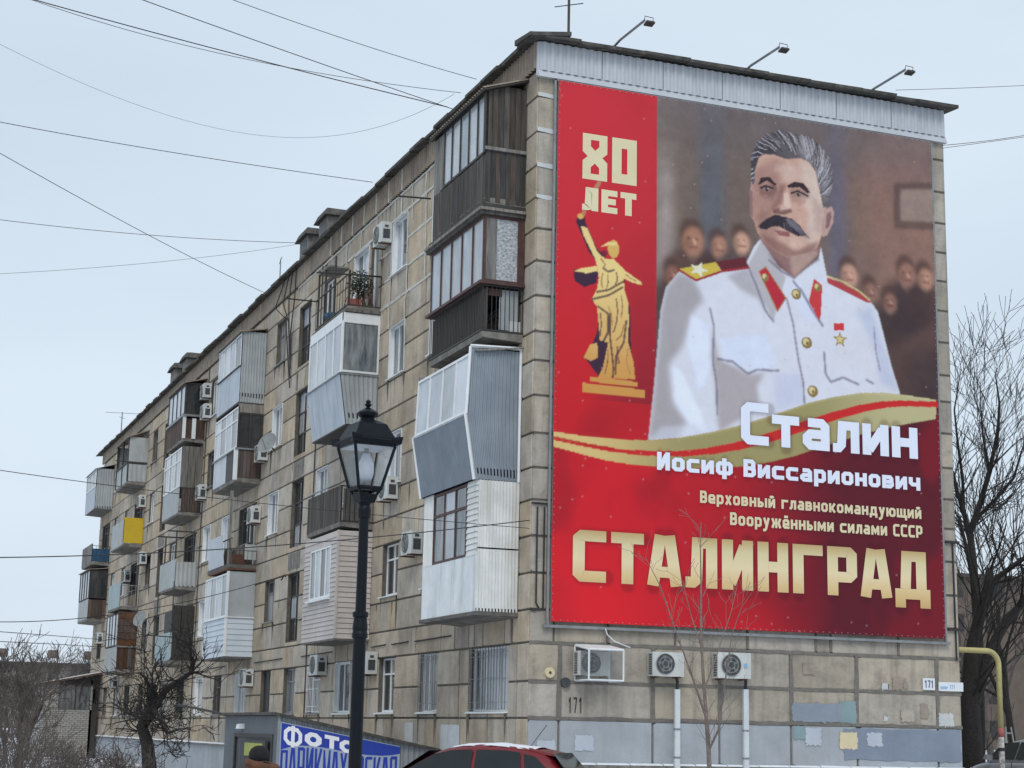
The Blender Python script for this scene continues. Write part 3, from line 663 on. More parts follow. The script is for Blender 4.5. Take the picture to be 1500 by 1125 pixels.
b = Balcony('D', 5, 'top floor balcony with dark brown boards and white framed panes', .82)
b.front(12.5, 13.35, 'planks', 'woodb', 9); b.side(12.5, 13.3, 'planks', 'woodb', 4); b.front(13.45, 14.65, 'panes', 'x', 4, gm='glassp', fm='framed'); b.side(13.45, 14.7, 'panes', 'x', 1, gm='glassd', fm='framed')
b.box('white_board', 'white', 34.06,.35,12.5,34.09,.5,13.3); b.box('white_board', 'white', 34.06,.74,12.5,34.12,.86,13.4); b.box('window_ledge', 'rail', 34.0,0,13.36,37.7,.88,13.44); b.roof('asb', 14.7, 14.95, .1)
b = Balcony('D', 4, 'fourth floor balcony with white multi pane front and grey board side', .84)
b.front(9.62, 10.6, 'flat', 'palepan', 1); b.front(10.62, 12.15, 'panes', 'x', 6, gm=['glassm','glassp'], rows_=2); b.side(10.62, 12.2, 'planks', 'woodg', 3); b.side(9.66, 10.6, 'bars', 'iron', 8, both=False); b.side(9.66,10.58,'flat','woodb',1,v0=.75,both=False,name='dark_board')
b = Balcony('D', 3, 'open third floor balcony fronted with pale sheets and clothes line posts', .82)
b.front(6.8, 7.85, 'flat', 'palepan', 1, ua=35.4, ub=37.6); b.front(6.8, 7.85, 'flat', 'palem', 1, ua=34.1, ub=35.38); b.side(6.8, 7.75, 'corr', 'palepan', 5)
for u in (34.3, 36.6): b.post('iron', u, .8, 7.8, 8.95, .05); b.box('crossbar', 'iron', u-.03,.1,8.9,u+.03,1.15,8.95)
b = Balcony('D', 2, 'second floor balcony with black slatted side and dark awning cloth', .82)
b.front(4.05, 5.1, 'flat', 'teal', 1); b.side(4.05, 5.1, 'planks', 'framed', 8, name='slat'); b.side(5.12, 6.1, 'flat', 'framed', 1, name='dark_cloth', both=False); b.front(5.12, 6.0, 'flat', 'framed', 1, name='dark_cloth', v0=.5)
for u in (34.15, 37.5): b.post('iron', u, .82, 5.1, 8.0 if u > 35 else 7.0, .04)

b = Balcony('E', 5, 'top floor balcony with a sloping canopy and pale side sheet', .85)
b.front(12.5, 13.35, 'flat', 'palepan', 1); b.side(12.5, 13.3, 'corr', 'palepan', 4, ); b.side(13.42, 14.55, 'flat', 'palepan', 1); b.roof('asb', 14.55, 14.95, .12)
for u in (47.35, 49.0, 50.7): b.post('framed', u, .85, 12.5, 14.6, .08)
b.box('crossbar', 'framed', 47.3,.82,13.36,50.8,.9,13.42); b.box('crossbar', 'framed', 47.28,0,13.34,47.36,.9,13.41)
b = Balcony('E', 4, 'open fourth floor balcony with a bright yellow side panel', .88)
b.front(9.62, 10.75, 'flat', 'palepan', 1); b.side(9.7, 10.85, 'flat', 'yellow', 1, name='yellow_panel', both=False)
b = Balcony('E', 3, 'open third floor balcony with pale teal front and grey bars', .85)
b.front(6.82, 7.95, 'flat', 'teal', 1); b.side(6.82, 7.8, 'bars', 'rail', 5, both=False)
b = Balcony('E', 2, 'second floor balcony with brown board side and narrow glazed front', .85)
b.front(4.0, 5.05, 'flat', 'palepan', 1); b.front(5.08, 6.55, 'panes', 'x', 4, fm='framed', gm=['glassp','glassm']); b.side(5.08, 6.6, 'siding', 'woodb', 5, name='board'); b.side(4.0, 5.02, 'planks', 'woodb', 5); b.box('crossbar','rail',47.25,0,5.02,47.33,.9,5.08)
b = Balcony('F', 5, 'top floor balcony at the far end boxed in white corrugated sheet', .9)
b.front(12.4, 13.5, 'flat', 'bluew', 1); b.front(13.52, 14.4, 'panes', 'x', 3, gm='glassm'); b.side(12.4, 14.45, 'corr', 'palem', 7); b.roof('palem', 14.45, 14.75, .08)
b = Balcony('F', 4, 'open fourth floor balcony at the far end with blue cloth on the rail', .88)
b.front(9.66, 10.6, 'planks', 'woodg', 9); b.side(9.7, 10.35, 'flat', 'blue', 1, name='blue_cloth', both=False); b.side(9.68, 10.5, 'bars', 'iron', 4, both=False)
b = Balcony('F', 3, 'third floor balcony at the far end with dark glazing and brown boards', .9)
b.front(6.82, 7.8, 'flat', 'palepan', 1); b.front(7.82, 9.3, 'panes', 'x', 4, fm='framed', gm='glassm'); b.side(7.85, 9.3, 'panes', 'x', 2, fm='framed', gm='glassd'); b.side(6.8, 7.78, 'planks', 'woodb', 5); b.roof('asb', 9.32, 9.42, .1)

# ---- conduits on the near corner, house number and paint marks
MB().tube([(.13,-.03,6.05),(.13,-.03,4.15),(.19,-.03,4.05)], .017, 6).build('black_conduit', 'wire', bld)
MB().tube([(.28,-.03,6.05),(.28,-.03,4.05),(.10,-.03,4.0),(-.05,-.02,4.02)], .017, 6).build('black_conduit', 'wire', bld)
MB().tube([(.0,-.03,6.12),(.38,-.03,6.12)], .02, 6).build('black_conduit', 'wire', bld)
MB().tube([(9.93,-.03,5.9),(9.95,-.03,3.35)], .02, 6).build('black_conduit', 'wire', bld)
MB().box(9.74,-.06,5.88,10.1,-.02,5.93).box(9.74,-.06,3.98,10.12,-.02,4.03).build('black_bracket', 'wire', bld)
def patch(name, m, x0, z0, x1, z1, yo=-.018, seed=1):
    r = random.Random(seed); n = 22; pts = []
    for i in range(n): pts.append((x0+(x1-x0)*i/n, z0+r.gauss(0,.013)))
    for i in range(n//2): pts.append((x1+r.gauss(0,.013), z0+(z1-z0)*i/(n//2)))
    for i in range(n): pts.append((x1-(x1-x0)*i/n, z1+r.gauss(0,.012)))
    for i in range(n//2): pts.append((x0+r.gauss(0,.012), z1-(z1-z0)*i/(n//2)))
    q = MB(); q.poly([(x, yo, z) for x, z in pts]); return q.build(name, m, bld)
patch('paint_patch', 'paint_d2', 5.88,1.98,7.0,2.36,seed=2); patch('paint_patch', 'paint_t', 7.0,1.97,7.42,2.42,seed=3); patch('paint_patch', 'paint_d2', 6.95,1.99,7.08,2.36,-.021,seed=4)
patch('paint_patch', 'paint_t', 5.9,1.62,6.25,1.88,seed=5); patch('paint_patch', 'paint_w', 6.18,1.5,6.55,1.86,-.022,6); patch('paint_patch', 'paint_y', 7.0,1.44,7.42,1.78,-.022,7); patch('paint_patch', 'paint_w', 7.66,1.5,8.02,1.78,-.022,8)
patch('paint_patch', 'paint_d', 7.1,1.22,10.0,1.86,-.018,9); patch('paint_patch', 'paint_w', 1.0,1.32,1.4,1.62,-.018,10); patch('paint_patch', 'paint_w', .2,1.3,.6,1.5,-.018,11)
patch('wall_stain', 'paint_g', 8.32,2.68,8.56,2.95,-.016,12); patch('wall_stain', 'paint_g', 8.60,2.70,8.68,2.92,-.016,13); patch('wall_stain', 'block_e', 6.15,2.94,6.42,3.16,-.016,14)
patch('torn_poster', 'plaster', 9.46,1.95,9.84,2.22,-.016,15); patch('torn_poster', 'block_e', 8.5,2.02,8.84,2.28,-.03,16); patch('torn_poster', 'plaster', 8.08,2.03,8.2,2.14,-.016,17); patch('torn_poster', 'paint_g', 9.0,2.1,9.2,2.4,-.016,18)
patch('wall_stain', 'plaster', 8.05,2.68,8.22,2.82,-.016,19)
for a, b2, c, d in ((3.85,5.1,1.2,1.78),(7.05,7.65,1.12,1.82)):
    q = MB(); q.poly([(-.012,b2,c),(-.012,a,c),(-.012,a,d-.05),(-.012,a+.05,d),(-.012,b2-.05,d),(-.012,b2,d-.05)]); q.build('paint_patch', 'plaster', bld)
for x0, z0 in ((.44,2.80),(.78,2.62)):
    q = MB(); 
    for i in range(12): pass
    q.tube([(x0,-.07,z0),(x0,.0,z0)], .10, 12).build('vent_outlet', 'paint_y' if x0 < .6 else 'fan', bld)
    MB().tube([(x0,-.075,z0),(x0,-.069,z0)], .03, 8).build('vent_hole', 'fan', bld)

def dribble(m, u, z, w_, h_, r):
    n = 7; L = []; Rr = []
    for i in range(n+1):
        t = i/n; hw = w_*.5*(1-t**1.5)*r.uniform(.75,1.15)+.004; L.append((u+hw, z-h_*t)); Rr.append((u-hw, z-h_*t))
    for i in range(n): m.poly([(-.0125,*L[i]),(-.0125,*Rr[i]),(-.0125,*Rr[i+1]),(-.0125,*L[i+1])])
dr = random.Random(77); q = MB()
for a, b, c, d, st in WIN:
    if st in ('door','stair'): continue
    for k in range(3): dribble(q, dr.choice([a, b])+dr.uniform(-.08,.08), c-.05, dr.uniform(.04,.12), dr.uniform(.2,.8), dr)
for k in range(70): dribble(q, dr.uniform(4.2, 48), dr.choice(rows[2:19]), dr.uniform(.03,.10), dr.uniform(.15,.6), dr)
q.build('grime_dribbles', 'grime', bld, kind='stuff')
# wide sagging service pipes and drain marks
for u, z0, z1 in ((16.95, 1.2, 15.2), (33.6, 1.2, 15.2)):
    MB().tube([(-.035,u,z0),(-.035,u,z1)], .018, 5).build('wall_cable', 'wire', bld)

# ================================================================ the great banner on the end wall
BX0, BX1, BZ0, BZ1, BY = .41, 9.607, 3.794, 15.027, -.13
ban = thing('billboard', 'huge red banner with a painted officer in a white tunic, on the end wall', 'billboard', (5.0, -.06, 3.7))
def rel(o, t): o.location = -Vector(t.location); return o      # world-coordinate mesh under a placed empty
NX, NZ = 500, 610
gxx = np.linspace(BX0, BX1, NX); gzz = np.linspace(BZ0, BZ1, NZ); PX, PZ = np.meshgrid(gxx, gzz)
PPM = (NX-1)/(BX1-BX0)
kf = np.fft.rfftfreq(2*NX)[None, :]; kz = np.fft.fftfreq(2*NZ)[:, None]
def blur(m, s):          # s in metres
    if s <= 0: return m
    s *= PPM; p = np.pad(m, ((NZ//2, NZ-NZ//2), (NX//2, NX-NX//2)), mode='edge')
    q = np.fft.irfft2(np.fft.rfft2(p)*np.exp(-2*(math.pi*s)**2*(kf**2+kz**2)), s=p.shape)
    return q[NZ//2:NZ//2+NZ, NX//2:NX//2+NX]
def poly(pts, s=.012):
    x = np.array([p[0] for p in pts]); z = np.array([p[1] for p in pts]); m = np.zeros(PX.shape, bool); j = len(x)-1
    for i in range(len(x)):
        if z[i] != z[j]:
            c = ((z[i] > PZ) != (z[j] > PZ)) & (PX < (x[j]-x[i])*(PZ-z[i])/(z[j]-z[i])+x[i]); m ^= c
        j = i
    return np.clip(blur(m.astype(float), s), 0, 1)
def ell(cx, cz, rx, rz, s=.012, rot=0):
    a, b = (PX-cx), (PZ-cz); c_, s_ = math.cos(rot), math.sin(rot)
    return np.clip(blur((((a*c_+b*s_)/rx)**2+((-a*s_+b*c_)/rz)**2 < 1).astype(float), s), 0, 1)
def line(pts, w_, s=.01):
    m = np.zeros(PX.shape)
    for k, ((x0, z0), (x1, z1)) in enumerate(zip(pts, pts[1:])):
        L2 = (x1-x0)**2+(z1-z0)**2 or 1e-9; t = np.clip(((PX-x0)*(x1-x0)+(PZ-z0)*(z1-z0))/L2, 0, 1)
        m = np.maximum(m, (np.hypot(PX-x0-t*(x1-x0), PZ-z0-t*(z1-z0)) < w_/2).astype(float))
    return np.clip(blur(m, s), 0, 1)
rng = np.random.default_rng(5)
def noise(s, seed): 
    q = blur(np.random.default_rng(seed).standard_normal(PX.shape), s); return (q-q.mean())/(q.std()+1e-9)
K_PRINT = 1.12
def srgb(c): return np.array(lin(*c))*K_PRINT
img = np.zeros(PX.shape+(3,))
def lay(mask, c, a=1.0):
    global img
    mm = (mask*a)[..., None]; img = img*(1-mm) + (srgb(c) if len(np.shape(c)) == 1 else c)*mm
def smooth(a, b, t): q = np.clip((t-a)/(b-a), 0, 1); return q*q*(3-2*q)
# printed reds: bright at the left edge and the lower left, wine red to the right
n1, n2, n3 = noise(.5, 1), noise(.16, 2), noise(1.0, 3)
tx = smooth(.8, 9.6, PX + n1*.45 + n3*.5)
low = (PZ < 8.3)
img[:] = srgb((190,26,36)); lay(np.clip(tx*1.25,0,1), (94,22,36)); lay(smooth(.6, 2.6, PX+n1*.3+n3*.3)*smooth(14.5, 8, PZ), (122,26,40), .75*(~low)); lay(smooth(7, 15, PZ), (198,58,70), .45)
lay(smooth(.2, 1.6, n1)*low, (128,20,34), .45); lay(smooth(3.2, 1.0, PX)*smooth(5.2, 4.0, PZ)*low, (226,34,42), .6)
# picture field
X1 = 2.69
fld = ((PX > X1) & (PZ > 6.5)).astype(float); fld = np.clip(fld, 0, 1)
bgc = np.zeros_like(img); 
def mixc(a, b, t): return srgb(a)*(1-t[..., None]) + srgb(b)*t[..., None]
bgc = mixc((92,82,78), (118,92,84), smooth(6.4, 8.6, PX+n1*.2))
sv = img; img = bgc
lay(smooth(3.6, 2.6, PX+n1*.1)*smooth(10, 12.5, PZ), (112,102,94), .8); lay(smooth(.35, 0, abs(PX-2.9))*smooth(14.2, 13, PZ), (150,142,146), .5)
lay(smooth(.5, .1, abs(PX-4.0)), (74,84,98), .7); lay(smooth(.45, 0, abs(PX-7.1)), (78,84,110), .6); lay(smooth(13.2, 15, PZ), (88,84,90), .6)
lay(smooth(11.4, 10.2, PZ+n1*.1), (62,44,44), .75); lay(smooth(7.8, 9.3, PX)*smooth(10.9, 9.6, PZ), (44,34,40), .8); lay(np.clip(n2*.2+.2, 0, 1), (70,60,62), .35)
for px_, pz_, r_, skinc, coatc in ((3.506, 11.972, 0.3, (140, 104, 88), (70, 50, 46)), (4.125, 11.928, 0.22, (150, 112, 98), (60, 40, 40)), (4.669, 12.086, 0.22, (168, 134, 118), (70, 60, 62)), (3.024, 11.167, 0.2, (120, 86, 76), (60, 44, 42)), (7.328, 11.669, 0.24, (160, 126, 114), (92, 74, 72)), (7.879, 11.345, 0.2, (120, 92, 84), (80, 64, 62)), (8.831, 11.845, 0.26, (130, 98, 88), (36, 32, 40)), (9.316, 11.822, 0.22, (150, 116, 100), (56, 42, 44)), (8.367, 11.166, 0.2, (120, 90, 82), (50, 40, 44))):
    lay(ell(px_, pz_-r_*3.0, r_*2.3, r_*2.5, .10), coatc, .85); lay(ell(px_, pz_+.12, r_*.95, r_*1.15, .05), (66,48,44), .85); lay(ell(px_+.05, pz_-.07, r_*.85, r_*1.12, .045), skinc, .95); lay(ell(px_-.08, pz_-.1, r_*.3, r_*.6, .05), (84,58,52), .5); lay(ell(px_+.02-r_*.3, pz_+.0, r_*.14, r_*.07, .02), (50,34,34), .8); lay(ell(px_+.02+r_*.35, pz_+.0, r_*.14, r_*.07, .02), (50,34,34), .8); lay(line([(px_+.06, pz_-.02), (px_+.09, pz_-r_*.35)], r_*.16, .02), (196,156,138), .55); lay(line([(px_-.02, pz_-r_*.62), (px_+.14, pz_-r_*.62)], .04, .02), (84,48,46), .7); lay(poly([(px_-r_*.5, pz_-r_*1.15), (px_+.05, pz_-r_*1.9), (px_+r_*.6, pz_-r_*1.15)], .03), (110,98,92), .28)
lay(poly([(8.587, 13.91), (9.756, 14.071), (9.717, 12.937), (8.556, 12.838)], .03), (66,54,54), .7); lay(poly([(8.763, 13.774), (9.75, 13.908), (9.723, 13.13), (8.741, 13.036)], .03), (132,118,112), .7)
bgc = img*np.array([1.42,1.32,1.24]); img = sv*(1-fld[..., None]) + bgc*fld[..., None]
# tunic
TUN = [(2.515, 7.56), (2.65, 8.79), (2.787, 10.329), (2.905, 10.828), (3.216, 11.21), (3.943, 11.394), (4.831, 11.613), (5.009, 11.976), (5.237, 12.256), (5.487, 12.035), (5.985, 11.397), (6.606, 11.894), (6.673, 12.18), (6.806, 11.547), (7.32, 11.328), (7.941, 11.05), (8.094, 10.857), (8.262, 10.227), (8.405, 9.688), (8.599, 9.109), (8.585, 8.606), (5.243, 8.058), (4.122, 7.792), (3.312, 7.598)]
T_ = poly(TUN, .014)
lay(T_, (206,207,217)); lay(np.clip(noise(.3,21)*.3, 0, 1)*T_, (190,186,194), .4)
def lt(pts, c, a=.8, s=.04): lay(poly(pts, s)*T_, c, a)
lt([(2.515, 7.56), (2.65, 8.79), (2.787, 10.329), (2.905, 10.828), (3.216, 11.21), (3.553, 11.125), (3.795, 10.661), (3.504, 10.318), (3.312, 9.637), (2.979, 9.167), (3.075, 8.396), (3.407, 7.993), (3.123, 7.583)], (152,144,146), .85, .06)
lt([(3.504, 10.318), (3.938, 10.098), (4.008, 9.354), (3.79, 8.807), (3.646, 8.707), (3.598, 9.052), (3.408, 9.647)], (214,220,238), .9); lt([(3.074, 9.177), (3.312, 9.025), (3.74, 8.194), (3.835, 7.855), (3.454, 7.997), (3.122, 8.443)], (222,228,244), .8)
lt([(3.987, 10.103), (4.13, 9.454), (4.86, 9.17), (5.255, 9.23), (5.054, 8.923), (5.124, 8.488), (4.657, 8.184), (4.122, 7.835), (4.078, 8.746), (3.96, 9.438)], (160,150,152), .85, .05)
lt([(4.334, 11.26), (4.88, 11.505), (5.368, 10.473), (5.073, 10.847), (4.678, 10.984)], (158,150,156), .75, .05); lt([(4.881, 11.596), (5.237, 12.233), (5.782, 11.382), (5.467, 10.393), (5.075, 11.029)], (172,166,170), .9, .02)
lt([(7.518, 10.841), (7.94, 10.98), (8.183, 10.219), (8.548, 9.151), (8.106, 9.293), (7.97, 10.105)], (176,182,206), .7, .06); lt([(5.881, 11.257), (6.086, 11.372), (6.682, 10.431), (6.275, 10.479), (5.977, 10.902)], (206,212,232), .6, .03)
lt([(5.454, 9.226), (6.105, 9.288), (6.196, 8.67), (5.494, 8.431)], (186,190,212), .7, .06); lt([(4.18, 9.902), (5.264, 10.057), (5.509, 9.678), (5.455, 9.316), (4.861, 9.237), (4.227, 9.419)], (206,212,230), .9, .04); lt([(2.515, 7.56), (2.794, 7.856), (4.123, 8.052), (4.122, 7.792), (3.312, 7.598)], (206,210,224), .5, .05)
dk = (112,106,126)
for pts, w_ in (([(4.13, 9.419), (4.47, 9.399), (4.835, 9.168), (5.058, 9.278), (5.579, 9.305)], .05), ([(6.707, 9.819), (6.739, 9.347), (6.863, 9.178), (7.173, 9.307), (7.557, 9.188)], .05), ([(5.796, 10.928), (5.945, 10.399), (6.06, 9.643), (6.177, 9.115), (6.205, 8.617)], .045),
    ([(4.856, 11.547), (5.075, 11.074), (5.27, 10.598), (5.467, 10.371)], .05), ([(5.973, 11.313), (6.184, 11.108), (6.432, 10.724), (6.682, 10.408)], .06), ([(3.94, 10.499), (4.035, 10.109), (4.008, 9.354), (4.089, 8.922), (4.105, 8.225)], .045), ([(7.981, 10.521), (8.019, 9.972), (8.112, 9.545)], .03), ([(5.382, 11.724), (5.682, 11.508), (5.985, 11.397), (6.295, 11.672), (6.606, 11.894)], .05), ([(7.767, 9.307), (7.937, 9.241)], .05)):
    lay(line(pts, w_, .016)*T_, dk, .85)
# collar tabs, shoulder boards, buttons, medal
for pts, c in (([(5.119, 11.442), (5.295, 11.563), (5.786, 10.926), (5.57, 10.599)], (176,40,56)), ([(6.485, 11.441), (6.688, 11.312), (6.645, 10.632), (6.592, 10.513), (6.344, 10.92)], (190,56,60)), ([(3.206, 11.272), (4.09, 11.529), (4.227, 11.347), (3.611, 11.069)], (196,172,70)), ([(4.09, 11.529), (4.782, 11.721), (4.88, 11.505), (4.227, 11.338)], (98,36,46)), ([(6.806, 11.51), (7.115, 11.444), (7.631, 11.247), (7.941, 11.05), (7.836, 11.043), (7.318, 11.212), (6.829, 11.374)], (170,60,66))):
    lay(poly(pts, .01), c)
lay(line([(3.206, 11.254), (3.611, 11.069), (4.227, 11.338), (4.88, 11.496)], .05, .01), (150,34,44)); lay(line([(6.821, 11.53), (7.219, 11.456), (7.632, 11.28), (7.89, 11.114)], .04, .01), (206,188,130), .8)
lay(line([(5.129, 11.443), (5.295, 11.563), (5.786, 10.926), (5.57, 10.599), (5.129, 11.443)], .03, .008), (150,130,70), .6)
def star(cx, cz, r, c, rot=0, flat=1):
    pts = [(cx+(r if i % 2 == 0 else r*.42)*math.sin(i*math.pi/5+rot), cz+flat*(r if i % 2 == 0 else r*.42)*math.cos(i*math.pi/5+rot)) for i in range(10)]; lay(poly(pts, .008), c)
for (cx, cz), r_ in zip([(5.278, 11.324), (6.569, 11.252), (6.04, 11.037), (6.282, 9.99), (6.412, 8.935), (3.675, 11.309)], (.09,.09,.12,.13,.13,0)):
    if r_: lay(ell(cx, cz, r_, r_, .008), (134,110,66)); lay(ell(cx-.02, cz+.02, r_*.6, r_*.6, .01), (206,190,140)); lay(ell(cx+.01, cz-.01, r_*.28, r_*.28, .008), (120,96,60))
    else: star(cx, cz, .24, (214,212,190), .3, .7)
lay(poly([(6.966, 10.493), (7.225, 10.52), (7.221, 10.359), (6.963, 10.332)], .008), (196,52,56)); (sx_, sz_), = [(7.113, 10.142)]; star(sx_, sz_, .19, (150,126,74)); star(sx_, sz_, .11, (206,188,128))
# head: neck, face, ear, hair
F_ = lambda pts, c, a=1, s=.012, msk=None: lay(poly(pts, s)*(1 if msk is None else msk), c, a)
F_([(5.111, 12.227), (6.692, 12.557), (6.609, 12.017), (5.987, 11.393), (5.623, 11.605)], (138,104,102)); F_([(5.879, 11.929), (6.573, 12.079), (6.594, 11.999), (5.988, 11.413), (5.911, 11.606)], (176,146,136), .8, .03)
FACE = [(4.999, 13.624), (5.129, 14.057), (5.546, 14.201), (6.205, 14.212), (6.608, 14.051), (6.784, 13.537), (6.812, 13.072), (6.72, 12.494), (6.574, 12.145), (6.242, 11.957), (5.806, 11.838), (5.519, 11.951), (5.27, 12.116), (5.101, 12.291), (5.025, 12.542), (4.937, 12.662), (4.942, 13.319)]
Fm = poly(FACE, .01); lay(Fm, (192,154,138))
F_([(5.0, 13.691), (5.654, 14.116), (5.681, 13.321), (5.53, 12.871), (5.627, 11.899), (5.27, 12.083), (5.024, 12.51), (4.937, 12.662), (4.96, 13.322)], (150,112,104), .75, .07, Fm); F_([(6.203, 14.094), (6.607, 14.017), (6.814, 13.173), (6.615, 12.348), (6.318, 12.114), (6.404, 12.919), (6.225, 13.161)], (204,184,172), .8, .06, Fm)
F_([(5.129, 12.294), (5.523, 12.213), (5.954, 12.069), (6.613, 12.282), (6.462, 12.0), (5.805, 11.806), (5.341, 11.994)], (126,90,84), .75, .04, Fm); F_([(5.848, 12.286), (6.249, 12.369), (6.318, 12.147), (6.025, 12.012), (5.845, 12.089)], (196,164,150), .7, .04, Fm)
F_([(5.743, 13.895), (6.164, 13.988), (6.196, 13.624), (5.756, 13.53)], (200,172,160), .6, .05, Fm); F_([(5.683, 13.487), (5.828, 13.507), (5.713, 13.027), (5.53, 12.871), (5.422, 12.857), (5.57, 13.14)], (120,80,78), .7, .03, Fm)
F_([(5.76, 13.298), (5.88, 13.314), (5.937, 12.957), (5.838, 12.895), (5.757, 13.033)], (214,184,170), .8, .02, Fm); F_([(5.476, 12.864), (5.64, 12.935), (5.784, 12.904), (5.93, 12.956), (5.965, 12.878), (5.746, 12.783), (5.493, 12.784)], (96,60,60), .8, .015, Fm)
F_([(4.993, 12.931), (5.314, 12.842), (5.168, 12.561), (5.043, 12.61)], (172,132,116), .6, .05, Fm); F_([(5.14, 13.379), (5.573, 13.439), (5.571, 13.206), (5.174, 13.153)], (104,72,70), .6, .03, Fm); F_([(5.882, 13.414), (6.414, 13.487), (6.41, 13.252), (5.933, 13.189)], (128,92,88), .6, .03, Fm)
F_([(5.115, 13.393), (5.196, 13.559), (5.402, 13.607), (5.581, 13.456), (5.537, 13.414), (5.339, 13.513), (5.169, 13.4)], (54,38,44), 1, .008); F_([(5.839, 13.468), (6.012, 13.572), (6.25, 13.581), (6.43, 13.389), (6.356, 13.359), (6.156, 13.468), (5.871, 13.413)], (54,38,44), 1, .008)
for pts, w_ in (([(5.193, 13.321), (5.32, 13.384), (5.482, 13.353)], .022), ([(5.953, 13.308), (6.119, 13.38), (6.355, 13.295)], .022)): lay(line(pts, w_*2, .008), (48,34,38))
for (cx, cz) in [(5.337, 13.314), (6.125, 13.301)]: lay(ell(cx, cz, .10, .042, .01), (140,120,118), .7); lay(ell(cx, cz, .042, .046, .006), (40,28,30)); lay(ell(cx+.02, cz+.015, .012, .012, .004), (210,205,205), .8)
F_([(5.489, 12.421), (5.886, 12.416), (5.885, 12.307), (5.632, 12.308)], (134,80,82), .9, .012)
F_([(5.131, 12.464), (5.294, 12.626), (5.529, 12.765), (5.71, 12.756), (5.963, 12.722), (6.143, 12.603), (6.304, 12.392), (6.103, 12.344), (5.868, 12.42), (5.634, 12.515), (5.472, 12.495), (5.309, 12.389), (5.166, 12.404)], (50,42,52), 1, .01); F_([(5.782, 12.722), (5.999, 12.694), (6.161, 12.556), (6.25, 12.429), (6.068, 12.462), (5.87, 12.585)], (124,118,130), .7, .015)
F_([(6.774, 13.034), (6.962, 13.142), (7.019, 13.032), (6.991, 12.761), (6.837, 12.459), (6.708, 12.41), (6.713, 12.693)], (178,146,140)); F_([(6.828, 12.957), (6.941, 13.022), (6.957, 12.89), (6.886, 12.665), (6.796, 12.587)], (112,76,78), .8, .015); F_([(4.903, 13.248), (4.995, 13.228), (4.997, 12.637), (4.919, 12.66)], (138,104,104))
HAIR = [(4.945, 13.633), (4.959, 14.016), (5.095, 14.336), (5.333, 14.571), (5.699, 14.72), (6.065, 14.687), (6.434, 14.674), (6.69, 14.508), (6.917, 14.263), (7.007, 13.904), (6.968, 13.461), (6.858, 13.128), (6.746, 13.08), (6.65, 13.519), (6.568, 13.894), (6.424, 14.075), (6.204, 14.144), (5.836, 14.069), (5.546, 14.127), (5.292, 14.114), (5.146, 14.01), (5.054, 13.731), (5.032, 13.365), (4.968, 13.389)]
Hm = poly(HAIR, .012); lay(Hm, (92,86,90))
F_([(4.963, 13.652), (5.003, 14.023), (5.186, 14.349), (5.551, 14.57), (5.51, 14.196), (5.909, 14.086), (5.545, 14.084), (5.256, 14.109), (5.054, 13.731)], (52,44,56), .8, .05, Hm); F_([(5.99, 14.635), (6.507, 14.61), (6.871, 14.189), (6.973, 13.731), (6.814, 13.173), (6.676, 13.69), (6.497, 14.069), (6.205, 14.229)], (156,150,156), .7, .06, Hm)
hr = random.Random(3); (h0x, h0z), (h1x, h1z) = ((5.828, 13.507), (7.034, 14.892))
for k in range(110):
    a = math.radians(hr.uniform(-14, 176)); r0 = hr.uniform(.62, .86); cx, cz = h0x+.05, h0z+.0; pts = []
    for i in range(6):
        rr_ = r0+.11*i; an = a + .10*i - .1*hr.random(); pts.append((cx+rr_*1.1*math.cos(an), cz+rr_*1.16*math.sin(an)))
    lay(line(pts, hr.uniform(.010, .026), .006)*Hm, hr.choice([(40,34,38),(46,40,44),(186,182,188),(160,156,164),(60,54,58)]), .75)
for pts, c, a_, s_ in (([(5.175, 13.252), (5.534, 13.201), (5.497, 13.064), (5.227, 13.094)], (120,84,80), .45, .03), ([(5.933, 13.189), (6.336, 13.226), (6.297, 13.104), (5.968, 13.094)], (150,110,104), .5, .03), ([(5.542, 13.867), (5.981, 13.962), (6.016, 13.833), (5.541, 13.733)], (206,180,168), .5, .05),
    ([(6.485, 13.329), (6.774, 13.034), (6.654, 12.486), (6.472, 12.596)], (166,134,130), .55, .05), ([(5.17, 12.824), (5.421, 12.791), (5.24, 12.603), (5.08, 12.68)], (120,84,78), .4, .04), ([(5.993, 12.271), (6.246, 12.204), (6.135, 12.059), (5.882, 12.093)], (208,176,162), .5, .04),
    ([(5.639, 12.852), (5.713, 13.027), (5.791, 12.905)], (206,172,160), .7, .02), ([(5.357, 13.508), (5.537, 13.4), (5.608, 13.278), (5.536, 13.301)], (96,64,64), .5, .02), ([(6.254, 12.667), (6.477, 12.862), (6.629, 13.148), (6.584, 12.676), (6.396, 12.454)], (200,178,168), .4, .05), ([(5.304, 11.925), (5.624, 11.735), (5.873, 11.471), (5.944, 11.414), (5.622, 11.572)], (96,68,72), .6, .03)):
    lay(poly(pts, s_), c, a_)
for k in range(60):      # brush hairs of brows and moustache
    t_ = hr.random(); (ax_, az_), (bx2, bz2) = ((5.167, 12.495), (6.268, 12.421)); mx_ = ax_+(bx2-ax_)*t_; mz_ = az_+(bz2-az_)*t_+.12*math.sin(math.pi*min(1, t_*1.15)); dx_ = (t_-.42)*.30
    lay(line([(mx_, mz_+.05), (mx_+dx_, mz_-.09)], .014, .006), hr.choice([(34,28,36),(70,62,72),(118,112,124)] if t_ > .5 else [(34,28,36),(56,48,58)]), .6)
brush = 1 + (.022*noise(.02, 31) + .03*noise(.06, 32))*(1-.6*T_); FM = ((PX > X1-.05) & (PZ > 6.9)).astype(float); img = img*(1+(brush-1)*FM)[..., None]
